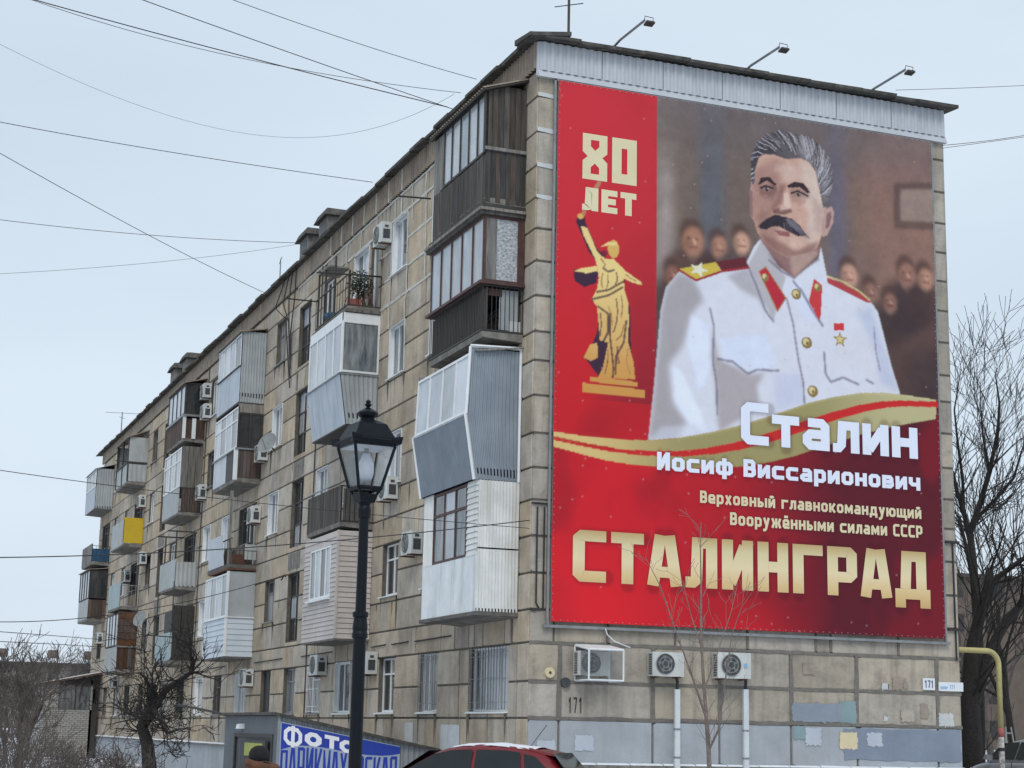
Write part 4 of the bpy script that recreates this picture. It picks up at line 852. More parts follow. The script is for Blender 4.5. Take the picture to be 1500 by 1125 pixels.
# ribbon
up = [(0.377, 7.573), (0.915, 7.539), (1.458, 7.521), (2.007, 7.525), (2.562, 7.564), (3.249, 7.676), (3.947, 7.841), (4.591, 8.033), (5.245, 8.263), (5.776, 8.467), (6.313, 8.674), (6.925, 8.854), (7.613, 9.006), (8.169, 9.056), (8.66, 9.063), (9.545, 9.025)]
lo = [(0.382, 7.269), (0.74, 7.213), (1.16, 7.134), (1.614, 7.068), (2.072, 7.035), (2.626, 7.025), (3.186, 7.038), (3.69, 7.064), (4.263, 7.118), (4.843, 7.206), (5.365, 7.326), (5.961, 7.5), (6.565, 7.723), (7.591, 8.09), (8.499, 8.356), (9.53, 8.595)]
bx_ = up + lo[::-1]; xs = [p[0] for p in up]
below = np.interp(PX.ravel(), [p[0] for p in up], [p[1] for p in up]).reshape(PX.shape)
redlow = np.zeros_like(img); sv = img.copy()
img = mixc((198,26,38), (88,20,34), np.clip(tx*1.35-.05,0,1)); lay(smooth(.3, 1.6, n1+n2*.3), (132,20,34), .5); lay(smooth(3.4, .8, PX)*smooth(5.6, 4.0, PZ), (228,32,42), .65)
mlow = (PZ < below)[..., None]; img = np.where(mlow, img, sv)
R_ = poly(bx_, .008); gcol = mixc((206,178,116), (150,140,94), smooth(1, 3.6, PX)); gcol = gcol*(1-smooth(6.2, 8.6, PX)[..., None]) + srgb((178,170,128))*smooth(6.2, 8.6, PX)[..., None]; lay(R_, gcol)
lay(line([(3.186, 7.671), (3.947, 7.841), (4.591, 8.033), (5.245, 8.263), (5.776, 8.467), (6.313, 8.674), (6.925, 8.854), (7.613, 9.006), (8.66, 9.063), (9.545, 9.025)], .05, .02)*R_, (196,186,140), .6)
st_ = [(0.379, 7.424), (0.917, 7.361), (1.46, 7.308), (2.07, 7.282), (2.687, 7.296), (3.312, 7.344), (3.945, 7.45), (4.588, 7.603), (5.24, 7.806), (5.769, 8.001), (6.305, 8.205), (6.916, 8.434), (7.605, 8.661), (8.162, 8.794), (8.654, 8.867), (9.542, 8.921)]
for a_, b_, w_ in zip(st_, st_[1:], [.05,.06,.08,.1,.11,.13,.16,.18,.2,.2,.19,.18,.16,.14,.13]): lay(line([a_, b_], w_, .008), (190,36,38))
lay(line([(0.378, 7.496), (0.916, 7.439), (1.459, 7.392)], .02, .006), (206,178,116)); lay(line([(0.379, 7.462), (0.737, 7.419), (1.157, 7.368), (1.703, 7.327)], .04, .01), (176,26,36))
# a plain draped statue on its plinth, printed in gold with navy shade
gd, nv = (206,166,92), (58,34,56)
GOLD = None
def gp(pts, c=gd, a=1, s=.008):
    global GOLD
    if GOLD is None: GOLD = mixc((196,140,72), (222,196,130), smooth(8.4, 11.2, PZ+n2*.08))
    lay(poly(pts, s), GOLD if c is gd else c, a)
gp([(1.193, 10.393), (1.378, 10.259), (1.343, 9.717), (1.244, 9.477), (1.045, 9.153), (1.188, 9.015), (1.373, 8.804), (1.761, 8.803), (2.132, 8.799), (2.08, 10.335), (1.706, 10.449)], nv); gp([(0.798, 10.965), (1.062, 11.035), (1.37, 11.033), (1.311, 10.754), (1.047, 10.627), (0.821, 10.736)], nv)
lay(line([(0.947, 12.015), (1.222, 11.443), (1.409, 11.271)], .2, .01), nv); lay(line([(1.007, 12.2), (1.066, 12.443), (1.359, 12.918)], .09, .008), (178,122,92))
gp([(0.949, 11.918), (1.093, 11.905), (1.219, 11.639), (1.325, 11.417), (1.512, 11.283), (1.698, 11.306), (1.992, 11.066), (2.327, 10.89), (2.353, 10.834), (2.16, 10.843), (1.93, 10.922), (1.953, 10.671), (2.038, 10.408), (2.057, 10.023), (2.035, 9.595), (2.171, 9.147), (2.206, 8.806), (1.354, 8.746), (1.474, 8.966), (1.591, 9.512), (1.406, 9.551), (1.374, 9.873), (1.337, 10.254), (1.213, 10.395), (1.333, 10.64), (1.372, 10.877), (1.329, 11.067), (1.285, 11.256), (1.159, 11.475), (1.013, 11.73)])
gp([(0.818, 10.949), (0.96, 11.023), (1.308, 11.111), (1.35, 11.011), (1.084, 10.929)]); lay(ell(*(1.696, 11.521), .13, .19, .008), gd); gp([(1.366, 11.414), (1.489, 11.476), (1.573, 11.439), (1.512, 11.322), (1.417, 11.33)], nv, .7); gp([(1.414, 11.537), (1.571, 11.662), (1.758, 11.674), (1.779, 11.61), (1.571, 11.58)])
lay(ell(*(0.955, 12.055), .09, .12, .008), nv); lay(ell(*(0.938, 12.132), .07, .06, .008), gd)
for pts in ([(1.358, 10.257), (1.585, 10.127), (1.589, 9.742), (1.468, 9.5)], [(1.626, 10.131), (1.63, 9.67), (1.719, 8.989), (1.7, 8.797)], [(1.999, 10.016), (1.94, 9.547), (1.778, 9.263), (1.761, 8.879)], [(1.233, 10.397), (1.581, 10.513), (1.911, 10.725)], [(1.334, 10.563), (1.58, 10.629), (1.951, 10.866)], [(1.473, 11.084), (1.577, 11.018), (1.7, 11.071)]): lay(line(pts, .045, .01), nv, .85)
for k_, pts in enumerate([[(1.453, 10.965), (1.422, 10.805), (1.448, 10.673)], [(1.577, 10.959), (1.579, 10.785), (1.531, 10.624)], [(1.763, 11.02), (1.793, 10.887), (1.745, 10.765)], [(1.584, 10.281), (1.659, 10.135), (1.678, 9.905)], [(1.768, 10.456), (1.799, 10.227), (1.784, 9.994), (1.712, 9.755)], [(1.879, 10.546), (1.914, 10.317), (1.883, 10.081)], [(1.95, 9.934), (1.886, 9.696), (1.775, 9.588)], [(1.592, 9.359), (1.579, 9.09), (1.524, 8.857)], [(1.797, 9.456), (1.807, 9.265), (1.841, 9.116)], [(2.045, 9.442), (2.005, 9.17), (2.09, 8.91)], [(1.413, 10.108), (1.432, 9.879), (1.409, 9.647)], [(1.144, 9.315), (1.245, 9.363), (1.316, 9.255)], [(1.417, 11.272), (1.513, 11.166), (1.46, 11.074)], [(1.984, 11.007), (2.109, 10.931), (2.21, 10.896)]]): lay(line(pts, .022 if k_ % 2 else .034, .008), (84,54,60) if k_ % 3 else (150,104,66), .8)
gp([(1.045, 9.153), (1.183, 9.433), (1.346, 9.487), (1.369, 9.184), (1.208, 9.092)])
gp([(1.199, 8.769), (2.264, 8.754), (2.265, 8.647), (1.2, 8.667)]); gp([(1.023, 8.628), (2.422, 8.604), (2.423, 8.424), (1.025, 8.44)])
lay(smooth(3.0, 1.0, abs(n2))*0, (0,0,0))
# soft printed shade behind the lettering is laid later, once the letters are known
SHADE = []

# ---- lettering: a squarish stroke face built as mesh strips
def strip(m, pts, s, put, lyr):
    closed = pts[0] == pts[-1]; P = [Vector(p).to_2d() if len(p) > 2 else Vector(p) for p in (pts[:-1] if closed else pts)]; n = len(P); L = []; Rr = []
    for i in range(n):
        a = P[i-1] if (i > 0 or closed) else None; c = P[(i+1) % n] if (i < n-1 or closed) else None; b = P[i]
        d1 = (b-a).normalized() if a is not None else (c-b).normalized(); d2 = (c-b).normalized() if c is not None else d1
        t = (d1+d2); t = t.normalized() if t.length > 1e-6 else d1; nn = Vector((-t.y, t.x)); k = s/2/max(.35, nn.dot(Vector((-d1.y, d1.x))))
        L.append(b+nn*k); Rr.append(b-nn*k)
    for i in range(n if closed else n-1):
        j = (i+1) % n; m.poly([put(*Rr[i], lyr), put(*Rr[j], lyr), put(*L[j], lyr), put(*L[i], lyr)])
def glyph(ch, s, w, c):
    up = ch.isupper() or ch.isdigit(); H = 1.0 if up else .76; d = .22; k = ch.lower(); h = s/2; L, Rr, B, T = h, w-h, h, H-h; Mz = H*.5
    A = None; W_ = w
    loop = [(L+c,T),(Rr-c,T),(Rr,T-c),(Rr,B+c),(Rr-c,B),(L+c,B),(L,B+c),(L,T-c),(L+c,T)]
    if k == 'а' and up: g = [[(L*.75,0),(w/2-s*.38,H)],[(w-L*.75,0),(w/2+s*.38,H)],[(w*.27,H*.27),(w*.73,H*.27)]]
    elif k == 'с': g = [[(w,T),(L+c,T),(L,T-c),(L,B+c),(L+c,B),(w,B)]]
    elif k == 'о': g = [loop]
    elif k == 'т': g = [[(0,T),(w,T)],[(w/2,0),(w/2,H-s)]]
    elif k == 'а' and up: g = [[(L*.6,0),(w/2-s*.12,H-s*.3),(w/2+s*.12,H-s*.3),(w-L*.6,0)],[(w*.26,H*.27),(w*.74,H*.27)]]
    elif k == 'а': g = [[(L+c*.3,T),(Rr-c,T),(Rr,T-c),(Rr,0)],[(Rr-h,Mz),(L+c,Mz),(L,Mz-c),(L,B+c),(L+c,B),(Rr-h,B)]]
    elif k == 'л': g = [[(Rr,0),(Rr,T),(L+w*.2,T),(L+w*.16,B+c),(L+w*.05,B),(0,B)]]
    elif k in 'ий':
        g = [[(L,0),(L,H)],[(Rr,0),(Rr,H)],[(s*.75,s*.55),(w-s*.75,H-s*.55)]]
        if k == 'й': g.append([(w*.25,H+s*1.1),(w*.4,H+s*.6),(w*.6,H+s*.6),(w*.75,H+s*1.1)])
    elif k == 'н': g = [[(L,0),(L,H)],[(Rr,0),(Rr,H)],[(s,Mz),(w-s,Mz)]]
    elif k == 'п': g = [[(L,0),(L,T),(Rr,T),(Rr,0)]]
    elif k == 'г': g = [[(L,0),(L,T),(w,T)]]
    elif k == 'ф': W_ = w*1.35; Rr = W_-h; g = [[(L+c,T),(Rr-c,T),(Rr,T-c),(Rr,B+c),(Rr-c,B),(L+c,B),(L,B+c),(L,T-c),(L+c,T)],[(W_/2,-d if not up else -.08),(W_/2,H+(.18 if not up else .08))]]
    elif k == 'в': g = [[(L,0),(L,H)],[(s,T),(Rr-c,T),(Rr-.02,T-c),(Rr-.02,Mz+c*.7),(Rr-c,Mz),(s,Mz)],[(Rr-c*1.3,Mz-h*.2),(Rr,Mz-c),(Rr,B+c),(Rr-c,B),(s,B)]]
    elif k == 'р': g = [[(L,0 if up else -d),(L,H)],[(s,T),(Rr-c,T),(Rr,T-c),(Rr,(H*.38 if up else B)+c),(Rr-c,H*.38 if up else B),(s,H*.38 if up else B)]]
    elif k == 'ч': g = [[(L,H),(L,Mz*.9+c),(L+c,Mz*.9),(w-s,Mz*.9)],[(Rr,0),(Rr,H)]]
    elif k in 'её' and not up:
        g = [[(w,B),(L+c,B),(L,B+c),(L,T-c),(L+c,T),(Rr-c,T),(Rr,T-c),(Rr,Mz*.9),(s,Mz*.9)]]
        if k == 'ё': g += [[(w*.22,H+s*.9),(w*.22+s,H+s*.9)],[(w*.78-s,H+s*.9),(w*.78,H+s*.9)]]
    elif k == 'е': g = [[(w,T),(L,T),(L,B),(w,B)],[(s,Mz),(w*.9,Mz)]]
    elif k == 'х': g = [[(h,0),(w-h,H)],[(h,H),(w-h,0)]]
    elif k == 'ы': W_ = w*1.4; g = [[(L,0),(L,H)],[(s,Mz),(w*.9-h-c,Mz),(w*.9-h,Mz-c),(w*.9-h,B+c),(w*.9-h-c,B),(s,B)],[(W_-h,0),(W_-h,H)]]
    elif k == 'к': g = [[(L,0),(L,H)],[(s,Mz),(w*.45,Mz),(w-h*.8,H)],[(w*.4,Mz-h*.1),(w-h*.8,0)]]
    elif k == 'м': W_ = w*1.25; g = [[(L,0),(L,H-s*.5)],[(W_-h,0),(W_-h,H-s*.5)],[(L*.8,H-s*.1),(W_/2,s*1.1),(W_-L*.8,H-s*.1)]]
    elif k == 'д': W_ = w*1.22; g = [[(0+h,-d*.8),(h,B),(W_-h,B),(W_-h,-d*.8)],[(W_-s*.85,s),(W_-s*.85,T),(s*1.15,T),(s*1.0,s)]]
    elif k == 'у': g = [[(L,H),(w*.52,s*.6)],[(w-L,H),(w*.42,-d*.6),(w*.28,-d),(0,-d)]]
    elif k == 'ю': W_ = w*1.45; x0 = w*.42+h; g = [[(L,0),(L,H)],[(s,Mz),(x0-h,Mz)],[(x0+c,T),(W_-h-c,T),(W_-h,T-c),(W_-h,B+c),(W_-h-c,B),(x0+c,B),(x0,B+c),(x0,T-c),(x0+c,T)]]
    elif k == 'щ': W_ = w*1.5; g = [[(L,H),(L,B),(W_-h-.05,B),(W_-h-.05,H)],[(W_/2-.03,s),(W_/2-.03,H)],[(W_-.04,B+h),(W_-.04,-d)]]
    elif k == 'ж': W_ = w*1.5; g = [[(W_/2,0),(W_/2,H)],[(h,0),(W_/2-s,Mz),(h,H)],[(W_-h,0),(W_/2+s,Mz),(W_-h,H)]]
    elif k == 'я': g = [[(Rr,0),(Rr,H)],[(w-s,T),(L+c,T),(L,T-c),(L,H*.42+c),(L+c,H*.42),(w-s,H*.42)],[(w*.55,H*.42),(h*.8,0)]]
    elif k == '1': W_ = w*.6; g = [[(0,H*.72),(W_*.5,T),(W_*.6,T),(W_*.6,0)]]
    elif k == '7': g = [[(0,T),(w-h,T),(w*.42,0)]]
    else: g = []
    return g, W_
def text(name, s_, m, parent, put, H, wid, stroke, chamf=.1, gap=.1, space=.35, width=None, shade=None):
    """put(x, z, layer) -> 3D point; width = fit to this total length"""
    gl = []; x = 0
    for ch in s_:
        if ch == ' ': x += space; continue
        g, W_ = glyph(ch, stroke, wid, chamf); gl.append((x, g)); x += W_+gap
    tot = x-gap; sx = (width/H/tot) if width else 1; q = MB()
    for x0, g in gl:
        for li, pl_ in enumerate(g):
            strip(q, [((x0+a), b) for a, b in pl_], stroke, lambda a, b, l: put(a*H*sx, b*H, l), li)
            if shade is not None: shade.append(([(put(( x0+a)*H*sx, b*H, 0)) for a, b in pl_], stroke*H*1.25))
    o = q.build(name, m, parent); return o
def bput(x0, z0, y=BY-.004): return lambda a, b, l: (x0+a, y-.0012*l, z0+b)
TX = []
def btext(s_, m, x0, z0, x1, H, wid, stroke, chamf=.12, gap=.12, space=.45, shade=True):
    o = text('lettering', s_, m, ban, bput(x0, z0), H, wid, stroke, chamf, gap, space, x1-x0, SHADE if shade else None); rel(o, ban); return o
btext('Сталин', 'letterb', 4.66, 7.66, 9.03, .90, .66, .215, .085, .08)
btext('Иосиф Виссарионович', 'letterb', 2.71, 6.965, 9.07, .375, .64, .225, .09, .10)
btext('Верховный главнокомандующий', 'goldp', 3.695, 6.35, 9.075, .255, .60, .20, .09, .12)
btext('Вооружёнными силами СССР', 'goldp', 4.39, 5.935, 9.09, .265, .60, .20, .09, .12)
btext('СТАЛИНГРАД', 'gold', .86, 4.60, 9.25, 1.03, .60, .215, .06, .09)
e8 = MB()       # the figures 8 and 0: cut-corner stencil shapes
x0, x1, z0, z1 = (0.969, 1.532, 12.955, 13.954); s = .185; zm = (z0+z1)/2
strip(e8, [(x0+s/2,z1-s/2),(x1-s/2,z1-s/2),(x1-s/2,zm+.19),(x0+s/2,zm-.19),(x0+s/2,z0+s/2),(x1-s/2,z0+s/2),(x1-s/2,zm-.19),(x0+s/2,zm+.19),(x0+s/2,z1-s/2)], s, lambda a, b, l: (a, BY-.004, b), 0)
e8 = MB(); W8 = x1-x0; hq = (z1-z0)
put8 = lambda a, b, l=0: (x0+a*W8, BY-.004-.001*l, z0+b*hq)
for q_ in ([(0,0),(1,0),(1,.13),(.0,.13)], [(0,.87),(1,.87),(1,1),(0,1)]): e8.poly([put8(*p) for p in q_])
for sx_ in (0, 1):
    f8 = (lambda a: a) if sx_ == 0 else (lambda a: 1-a)
    for q_ in ([(0,.13),(.33,.13),(.33,.27),(0,.40)], [(0,.40),(.33,.27),(.5,.36),(.5,.5),(.2,.5)], [(.2,.5),(.5,.5),(.5,.64),(.33,.73),(0,.60)], [(0,.60),(.33,.73),(.33,.87),(0,.87)]):
        pp = [put8(f8(a), b, 1) for a, b in q_]; e8.poly(pp if sx_ == 0 else pp[::-1])
rel(e8.build('lettering', 'goldp', ban), ban)
a0, a1 = (1.643, 2.214); e0 = MB(); s = .22
strip(e0, [(a0+s/2,z0+s/2),(a1-s/2,z0+s/2),(a1-s/2,z1-s/2),(a0+s/2,z1-s/2),(a0+s/2,z0+s/2)], s, lambda a, b, l: (a, BY-.004, b), 0); rel(e0.build('lettering', 'goldp', ban), ban)
btext('ЛЕТ', 'goldp', .97, 12.28, 2.21, .50, .62, .26, .02, .12, shade=False)
# printed dark halo behind the words
halo = np.zeros(PX.shape)
for pts, w_ in SHADE:
    pts = [(p[0]+.015, p[2]-.015) for p in pts]; xs_ = [p[0] for p in pts]; zs_ = [p[1] for p in pts]
    i0, i1 = np.searchsorted(gxx, [min(xs_)-.2, max(xs_)+.2]); j0, j1 = np.searchsorted(gzz, [min(zs_)-.2, max(zs_)+.2]); sx2, sz2 = PX[j0:j1, i0:i1], PZ[j0:j1, i0:i1]
    for (xa, za), (xb, zb) in zip(pts, pts[1:]):
        L2 = (xb-xa)**2+(zb-za)**2 or 1e-9; t = np.clip(((sx2-xa)*(xb-xa)+(sz2-za)*(zb-za))/L2, 0, 1)
        halo[j0:j1, i0:i1] = np.maximum(halo[j0:j1, i0:i1], np.hypot(sx2-xa-t*(xb-xa), sz2-za-t*(zb-za)) < w_/2+.02)
lay(np.clip(blur(halo, .03), 0, 1), (66,12,28), .38)
# tiny printed flecks / wear
fl_ = (np.random.default_rng(9).random(PX.shape) > .9996).astype(float); lay(np.clip(blur(fl_, .012)*3, 0, 1), (196,150,158), .5)
img = np.clip(img, 0, .9)
me = bpy.data.meshes.new('print_sheet'); co = np.stack([PX, np.full(PX.shape, BY), PZ], -1).reshape(-1, 3).astype(np.float32)
idx = np.arange(NX*NZ).reshape(NZ, NX); fq = np.stack([idx[:-1,:-1], idx[:-1,1:], idx[1:,1:], idx[1:,:-1]], -1).reshape(-1, 4)
me.vertices.add(len(co)); me.vertices.foreach_set('co', co.ravel()); me.loops.add(fq.size); me.loops.foreach_set('vertex_index', fq.ravel().astype(np.int32))
me.polygons.add(len(fq)); me.polygons.foreach_set('loop_start', np.arange(0, fq.size, 4, dtype=np.int32)); me.polygons.foreach_set('loop_total', np.full(len(fq), 4, dtype=np.int32)); me.update(); me.validate()
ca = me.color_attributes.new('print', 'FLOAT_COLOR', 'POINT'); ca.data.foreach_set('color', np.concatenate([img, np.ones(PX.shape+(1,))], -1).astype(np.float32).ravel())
pm = bpy.data.materials.new('banner_print'); pm.use_nodes = True; t = pm.node_tree; at_ = t.nodes.new('ShaderNodeAttribute'); at_.attribute_name = 'print'
t.links.new(at_.outputs['Color'], t.nodes['Principled BSDF'].inputs['Base Color']); t.nodes['Principled BSDF'].inputs['Roughness'].default_value = .6; t.nodes['Principled BSDF'].inputs['Specular IOR Level'].default_value = .25
nb = t.nodes.new('ShaderNodeTexNoise'); nb.inputs['Scale'].default_value = 1.3; gg = t.nodes.new('ShaderNodeNewGeometry'); t.links.new(gg.outputs['Position'], nb.inputs[0]); bb = t.nodes.new('ShaderNodeBump'); bb.inputs['Strength'].default_value = .25; bb.inputs['Distance'].default_value = .08
t.links.new(nb.outputs['Fac'], bb.inputs['Height']); t.links.new(bb.outputs[0], t.nodes['Principled BSDF'].inputs['Normal'])
me.materials.append(pm); o = bpy.data.objects.new('print_sheet', me); col.objects.link(o); o.parent = ban; rel(o, ban)
rel(MB().box(BX0,BY+.002,BZ0,BX1,BY+.05,BZ1).build('backing_board', 'rail', ban), ban)
for nm, a in (('frame_rail',(BX0-.075,-.09,BZ0-.12,BX0-.03,-.045,BZ1+.06)),('frame_rail',(BX1+.03,-.09,BZ0-.12,BX1+.075,-.045,BZ1+.02)),('frame_rail',(BX0-.14,-.10,BZ0-.12,BX1+.14,-.045,BZ0-.065)),('frame_rail',(BX0-.07,-.09,BZ1+.005,BX1+.07,-.02,BZ1+.035))):
    rel(MB().box(*a).build(nm, 'rail', ban), ban)
rv = MB()
for i in range(62):
    x = BX0+.06+(BX1-BX0-.12)*i/61
    for z in (BZ0+.03, BZ1-.03): rv.box(x-.007,BY-.008,z-.007,x+.007,BY-.001,z+.007)
for i in range(72):
    z = BZ0+.08+(BZ1-BZ0-.16)*i/71
    for x in (BX0+.03, BX1-.03): rv.box(x-.007,BY-.008,z-.007,x+.007,BY-.001,z+.007)
rel(rv.build('rivets', 'palem', ban, kind='stuff'), ban)
# painted house number on the block wall and the two plates
o = text('painted_number', '171', 'letk', bld, lambda a, b, l: (.87+a, -.016-.001*l, 2.04+b), .30, .42, .11, .03, .3, width=.27)
pt = thing('number_plate', 'square white plate with the house number 171 at the right end of the wall', 'sign', (9.21, -.04, 2.82))
rel(MB().box(9.06,-.05,2.70,9.36,-.025,2.95).build('plate', 'signw', pt), pt); rel(text('lettering', '171', 'lettd', pt, lambda a, b, l: (9.11+a, -.054-.001*l, 2.745+b), .16, .5, .15, .04, .2, width=.20), pt)
pt = thing('street_plate', 'narrow white street name plate with blue print right of the number plate', 'sign', (9.78, -.04, 2.78))
rel(MB().box(9.46,-.05,2.69,10.08,-.025,2.88).build('plate', 'signw', pt), pt)
q = MB(); q.box(9.5,-.055,2.765,9.68,-.051,2.785).box(9.5,-.055,2.735,9.66,-.051,2.75); rel(q.build('small_print', 'lettb', pt, kind='stuff'), pt); rel(MB().box(9.44,-.035,2.80,10.10,-.026,2.83).build('rail','rail',pt),pt)
rel(text('lettering', '171', 'lettb', pt, lambda a, b, l: (9.74+a, -.054-.001*l, 2.735+b), .09, .5, .15, .04, .2, width=.12), pt)
cb = MB().tube([(1.60,-.10,3.70),(1.62,-.14,3.58),(1.75,-.2,3.45),(2.05,-.3,3.33)], .014, 6).build('hanging_cable', 'pipew'); tag(cb, 'short white cable hanging from the banner down to the caged air conditioner', 'cable')

# ================================================================ air conditioners
def ac(label, x, y, z, rz, sc_=1.0, group=None, bracket=True):
    t = thing('air_conditioner', label, 'air conditioner', (x, y, z), rz, group or 'air conditioners on the outer walls')
    s = sc_; B_ = lambda *a: MB().box(*[q*s for q in a])
    B_(-.4,-.28,0,.4,0,.55).build('casing', 'ac', t)
    MB().tube([(-.08*s,-.281*s,.28*s),(-.08*s,-.292*s,.28*s)], .235*s, 20).build('fan_disc', 'fan', t)
    q = MB()
    for k in range(5):
        a = k*math.pi*2/5; c0 = Vector((-.08,-.296,.28)); r_ = lambda an, rr: (c0+Vector((math.cos(an)*rr,0,math.sin(an)*rr)))*s
        q.poly([r_(a,.04), r_(a+.25,.2), r_(a+.75,.2), r_(a+.6,.06)])
    q.build('fan_blades', 'fin', t)
    g = MB()
    for rr in (.235,.16,.08):
        n = 20; pts = [Vector((-.08+rr*math.cos(i*2*math.pi/n), -.30, .28+rr*math.sin(i*2*math.pi/n)))*s for i in range(n+1)]; g.tube(pts, .006*s, 4)
    g.build('fan_guard', 'acside', t)
    q = MB(); q.box(-.404*s,-.25*s,.03*s,-.398*s,-.03*s,.52*s); q.build('side_grille', 'acside', t)
    q = MB()
    for i in range(9): q.box(-.409*s,-.24*s,(.05+i*.052)*s,-.4045*s,-.10*s,(.078+i*.052)*s)
    q.build('side_slots', 'fan', t, kind='stuff')
    q = MB().box(.401*s,-.24*s,.1*s,.41*s,-.06*s,.35*s).box(.401*s,-.2*s,.4*s,.41*s,-.1*s,.46*s); q.build('valve_cover', 'fan', t)
    if bracket:
        q = MB()
        for xx in (-.28, .28): q.box((xx-.02)*s,-.34*s,-.035*s,(xx+.02)*s,.04,-.004*s)
        q.build('bracket', 'rust', t)
    return t
FR = -math.pi/2
spots = [('white air conditioner near the roof above the open balcony with plants', 10.44, 14.39), ('white air conditioner on the wall just right of the street lantern glass', 9.17, 7.5), ('white air conditioner beside the white boxed balcony, with its fan facing left', 7.1, 5.96), ('grey air conditioner above a ground floor window, left of the lamp post', 15.14, 3.34), ('air conditioner partly hidden behind the lamp post at ground floor', 10.41, 3.26), ('small air conditioner above the sloping entrance roof', 23.98, 3.19), ('air conditioner hung below a satellite dish near the dark glazed balcony', 23.41, 10.43), ('air conditioner on the wall over the balcony piled with junk', 24.06, 8.46), ('upper of two stacked air conditioners beside the top floor brown balcony', 33.46, 14.26), ('lower of two stacked air conditioners beside the top floor brown balcony', 33.23, 13.42), ('air conditioner at the corner of the grey board fourth floor balcony', 33.28, 10.32), ('air conditioner above the balcony with the yellow panel', 47.26, 11.59), ('air conditioner under the balcony with the yellow panel', 46.07, 8.91), ('air conditioner above the pale teal balcony', 50.27, 8.41), ('air conditioner at the far corner below the last glazed balcony', 57.93, 5.88), ('air conditioner beside the brick lean-to, under the brown balcony', 51.96, 3.56)]
for lab, y, z in spots:
    y = y if not (34.1 < y < 37.6) else 33.8
    ac(lab, -.02, y, z-.27, FR, 1.0)
ax, az = (2.141, 3.062)
a2x0, a2z0 = (2.56, 2.795); a2x1, a2z1 = (3.256, 3.396)
t = ac('white air conditioner in the middle of the three under the banner', (a2x0+a2x1)/2-.02, -.07, a2z0, 0, (a2x1-a2x0)/.8, 'air conditioners under the banner')
a3x0, a3z0 = (4.007, 2.797); a3x1, a3z1 = (4.761, 3.395)
t = ac('white air conditioner with a sticker, rightmost of three under the banner', (a3x0+a3x1)/2-.02, -.07, a3z0, 0, (a3x1-a3x0)/.8, 'air conditioners under the banner')
st = MB().tube([(.24,-.30,.27),(.24,-.297,.27)], .04, 8); st.build('sticker', 'lettb', t)
c0x, c0z = (0.978, 2.662); c1x, c1z = (1.713, 3.249)
t = ac('white air conditioner inside a white mesh cage, leftmost under the banner', (c0x+c1x)/2-.08, -.08, c0z+.10, 0, .86, 'air conditioners under the banner')
cg = thing('protective_cage', 'white framed mesh cage with a sloping white roof under the banner', 'cage', (c0x, 0, c0z))
dx, dz, D_ = c1x-c0x, c1z-c0z, -.72
P8 = [(0,D_,0),(dx,D_,0),(dx,-.04,0),(0,-.04,0),(0,D_,dz),(dx,D_,dz),(dx,-.04,dz+.10),(0,-.04,dz+.10)]
for a, b in ((0,1),(1,2),(3,0),(0,4),(1,5),(2,6),(3,7),(4,5),(5,6),(7,4)): MB().tube([P8[a],P8[b]], .021, 4).build('cage_bar', 'white', cg)
MB().prism([Vector(P8[i])+Vector((0,0,.03)) for i in (4,5,6,7)], .02).build('roof_sheet', 'white', cg)
q = MB()
for i in range(1, 26): q.box(dx*i/26-.002, D_-.002, 0, dx*i/26+.002, D_+.002, dz)
for i in range(1, 16): q.box(0, D_-.005, dz*i/16-.002, dx, D_-.0025, dz*i/16+.002)
for i in range(1, 26): q.box(-.002, D_*i/26-.002, 0, .002, D_*i/26+.002, dz)
for i in range(1, 16): q.box(-.005, D_, dz*i/16-.002, -.0025, -.04, dz*i/16+.002)
q.build('wire_mesh', 'rail', cg, kind='stuff')
for px0, nm, zt in ((3.148, 'white conduit running down under the middle air conditioner', 2.549), (4.701, 'white conduit running down under the right air conditioner', 2.591)):
    t = thing('conduit', nm, 'conduit', (px0, -.04, .2), 0, 'white conduits under the air conditioners')
    MB().box(-.055,-.17,0,.055,-.10,zt-.2).build('cover', 'pipew', t); MB().tube([(.0,-.13,zt-.22),(.0,-.15,zt-.05),(-.04,-.16,zt+.08)], .03, 6).build('hose', 'wire', t)
    for k in range(3): MB().box(-.062,-.176,.45+k*.55,.062,-.095,.485+k*.55).build('clip', 'rail', t)

# satellite dishes
def dish(label, x, y, z, r):
    t = thing('satellite_dish', label, 'satellite dish', (x, y, z), 0, 'satellite dishes on the wall')
    m = MB(); n = 16; N = Vector((-.75,-.55,.35)).normalized(); U = N.orthogonal().normalized(); V = N.cross(U)
    rings = [(0,0),(.5,.06),(.85,.14),(1,.2)]
    for rr, h in rings:
        for j in range(n): a = 2*math.pi*j/n; m.v.append(tuple((U*math.cos(a)+V*math.sin(a))*rr*r+N*h*r))
    for i in range(len(rings)-1):
        for j in range(n): A = i*n+j; B = i*n+(j+1)%n; m.f.append((A,B,B+n,A+n))
    m.build('reflector', 'dishm', t, smooth=True); MB().tube([(0,0,-r), tuple(N*r*.9)], .015, 5).build('feed_arm', 'rail', t); MB().tube([(0,0,0),(.25,.1,-.2)], .025, 5).build('mount', 'iron', t)
dish('grey satellite dish above the air conditioner near the dark glazed balcony', -.42, 21.35, 10.43, .36)
dish('round satellite dish beside the brown board second floor balcony', -.42, 43.88, 6.1, .36)

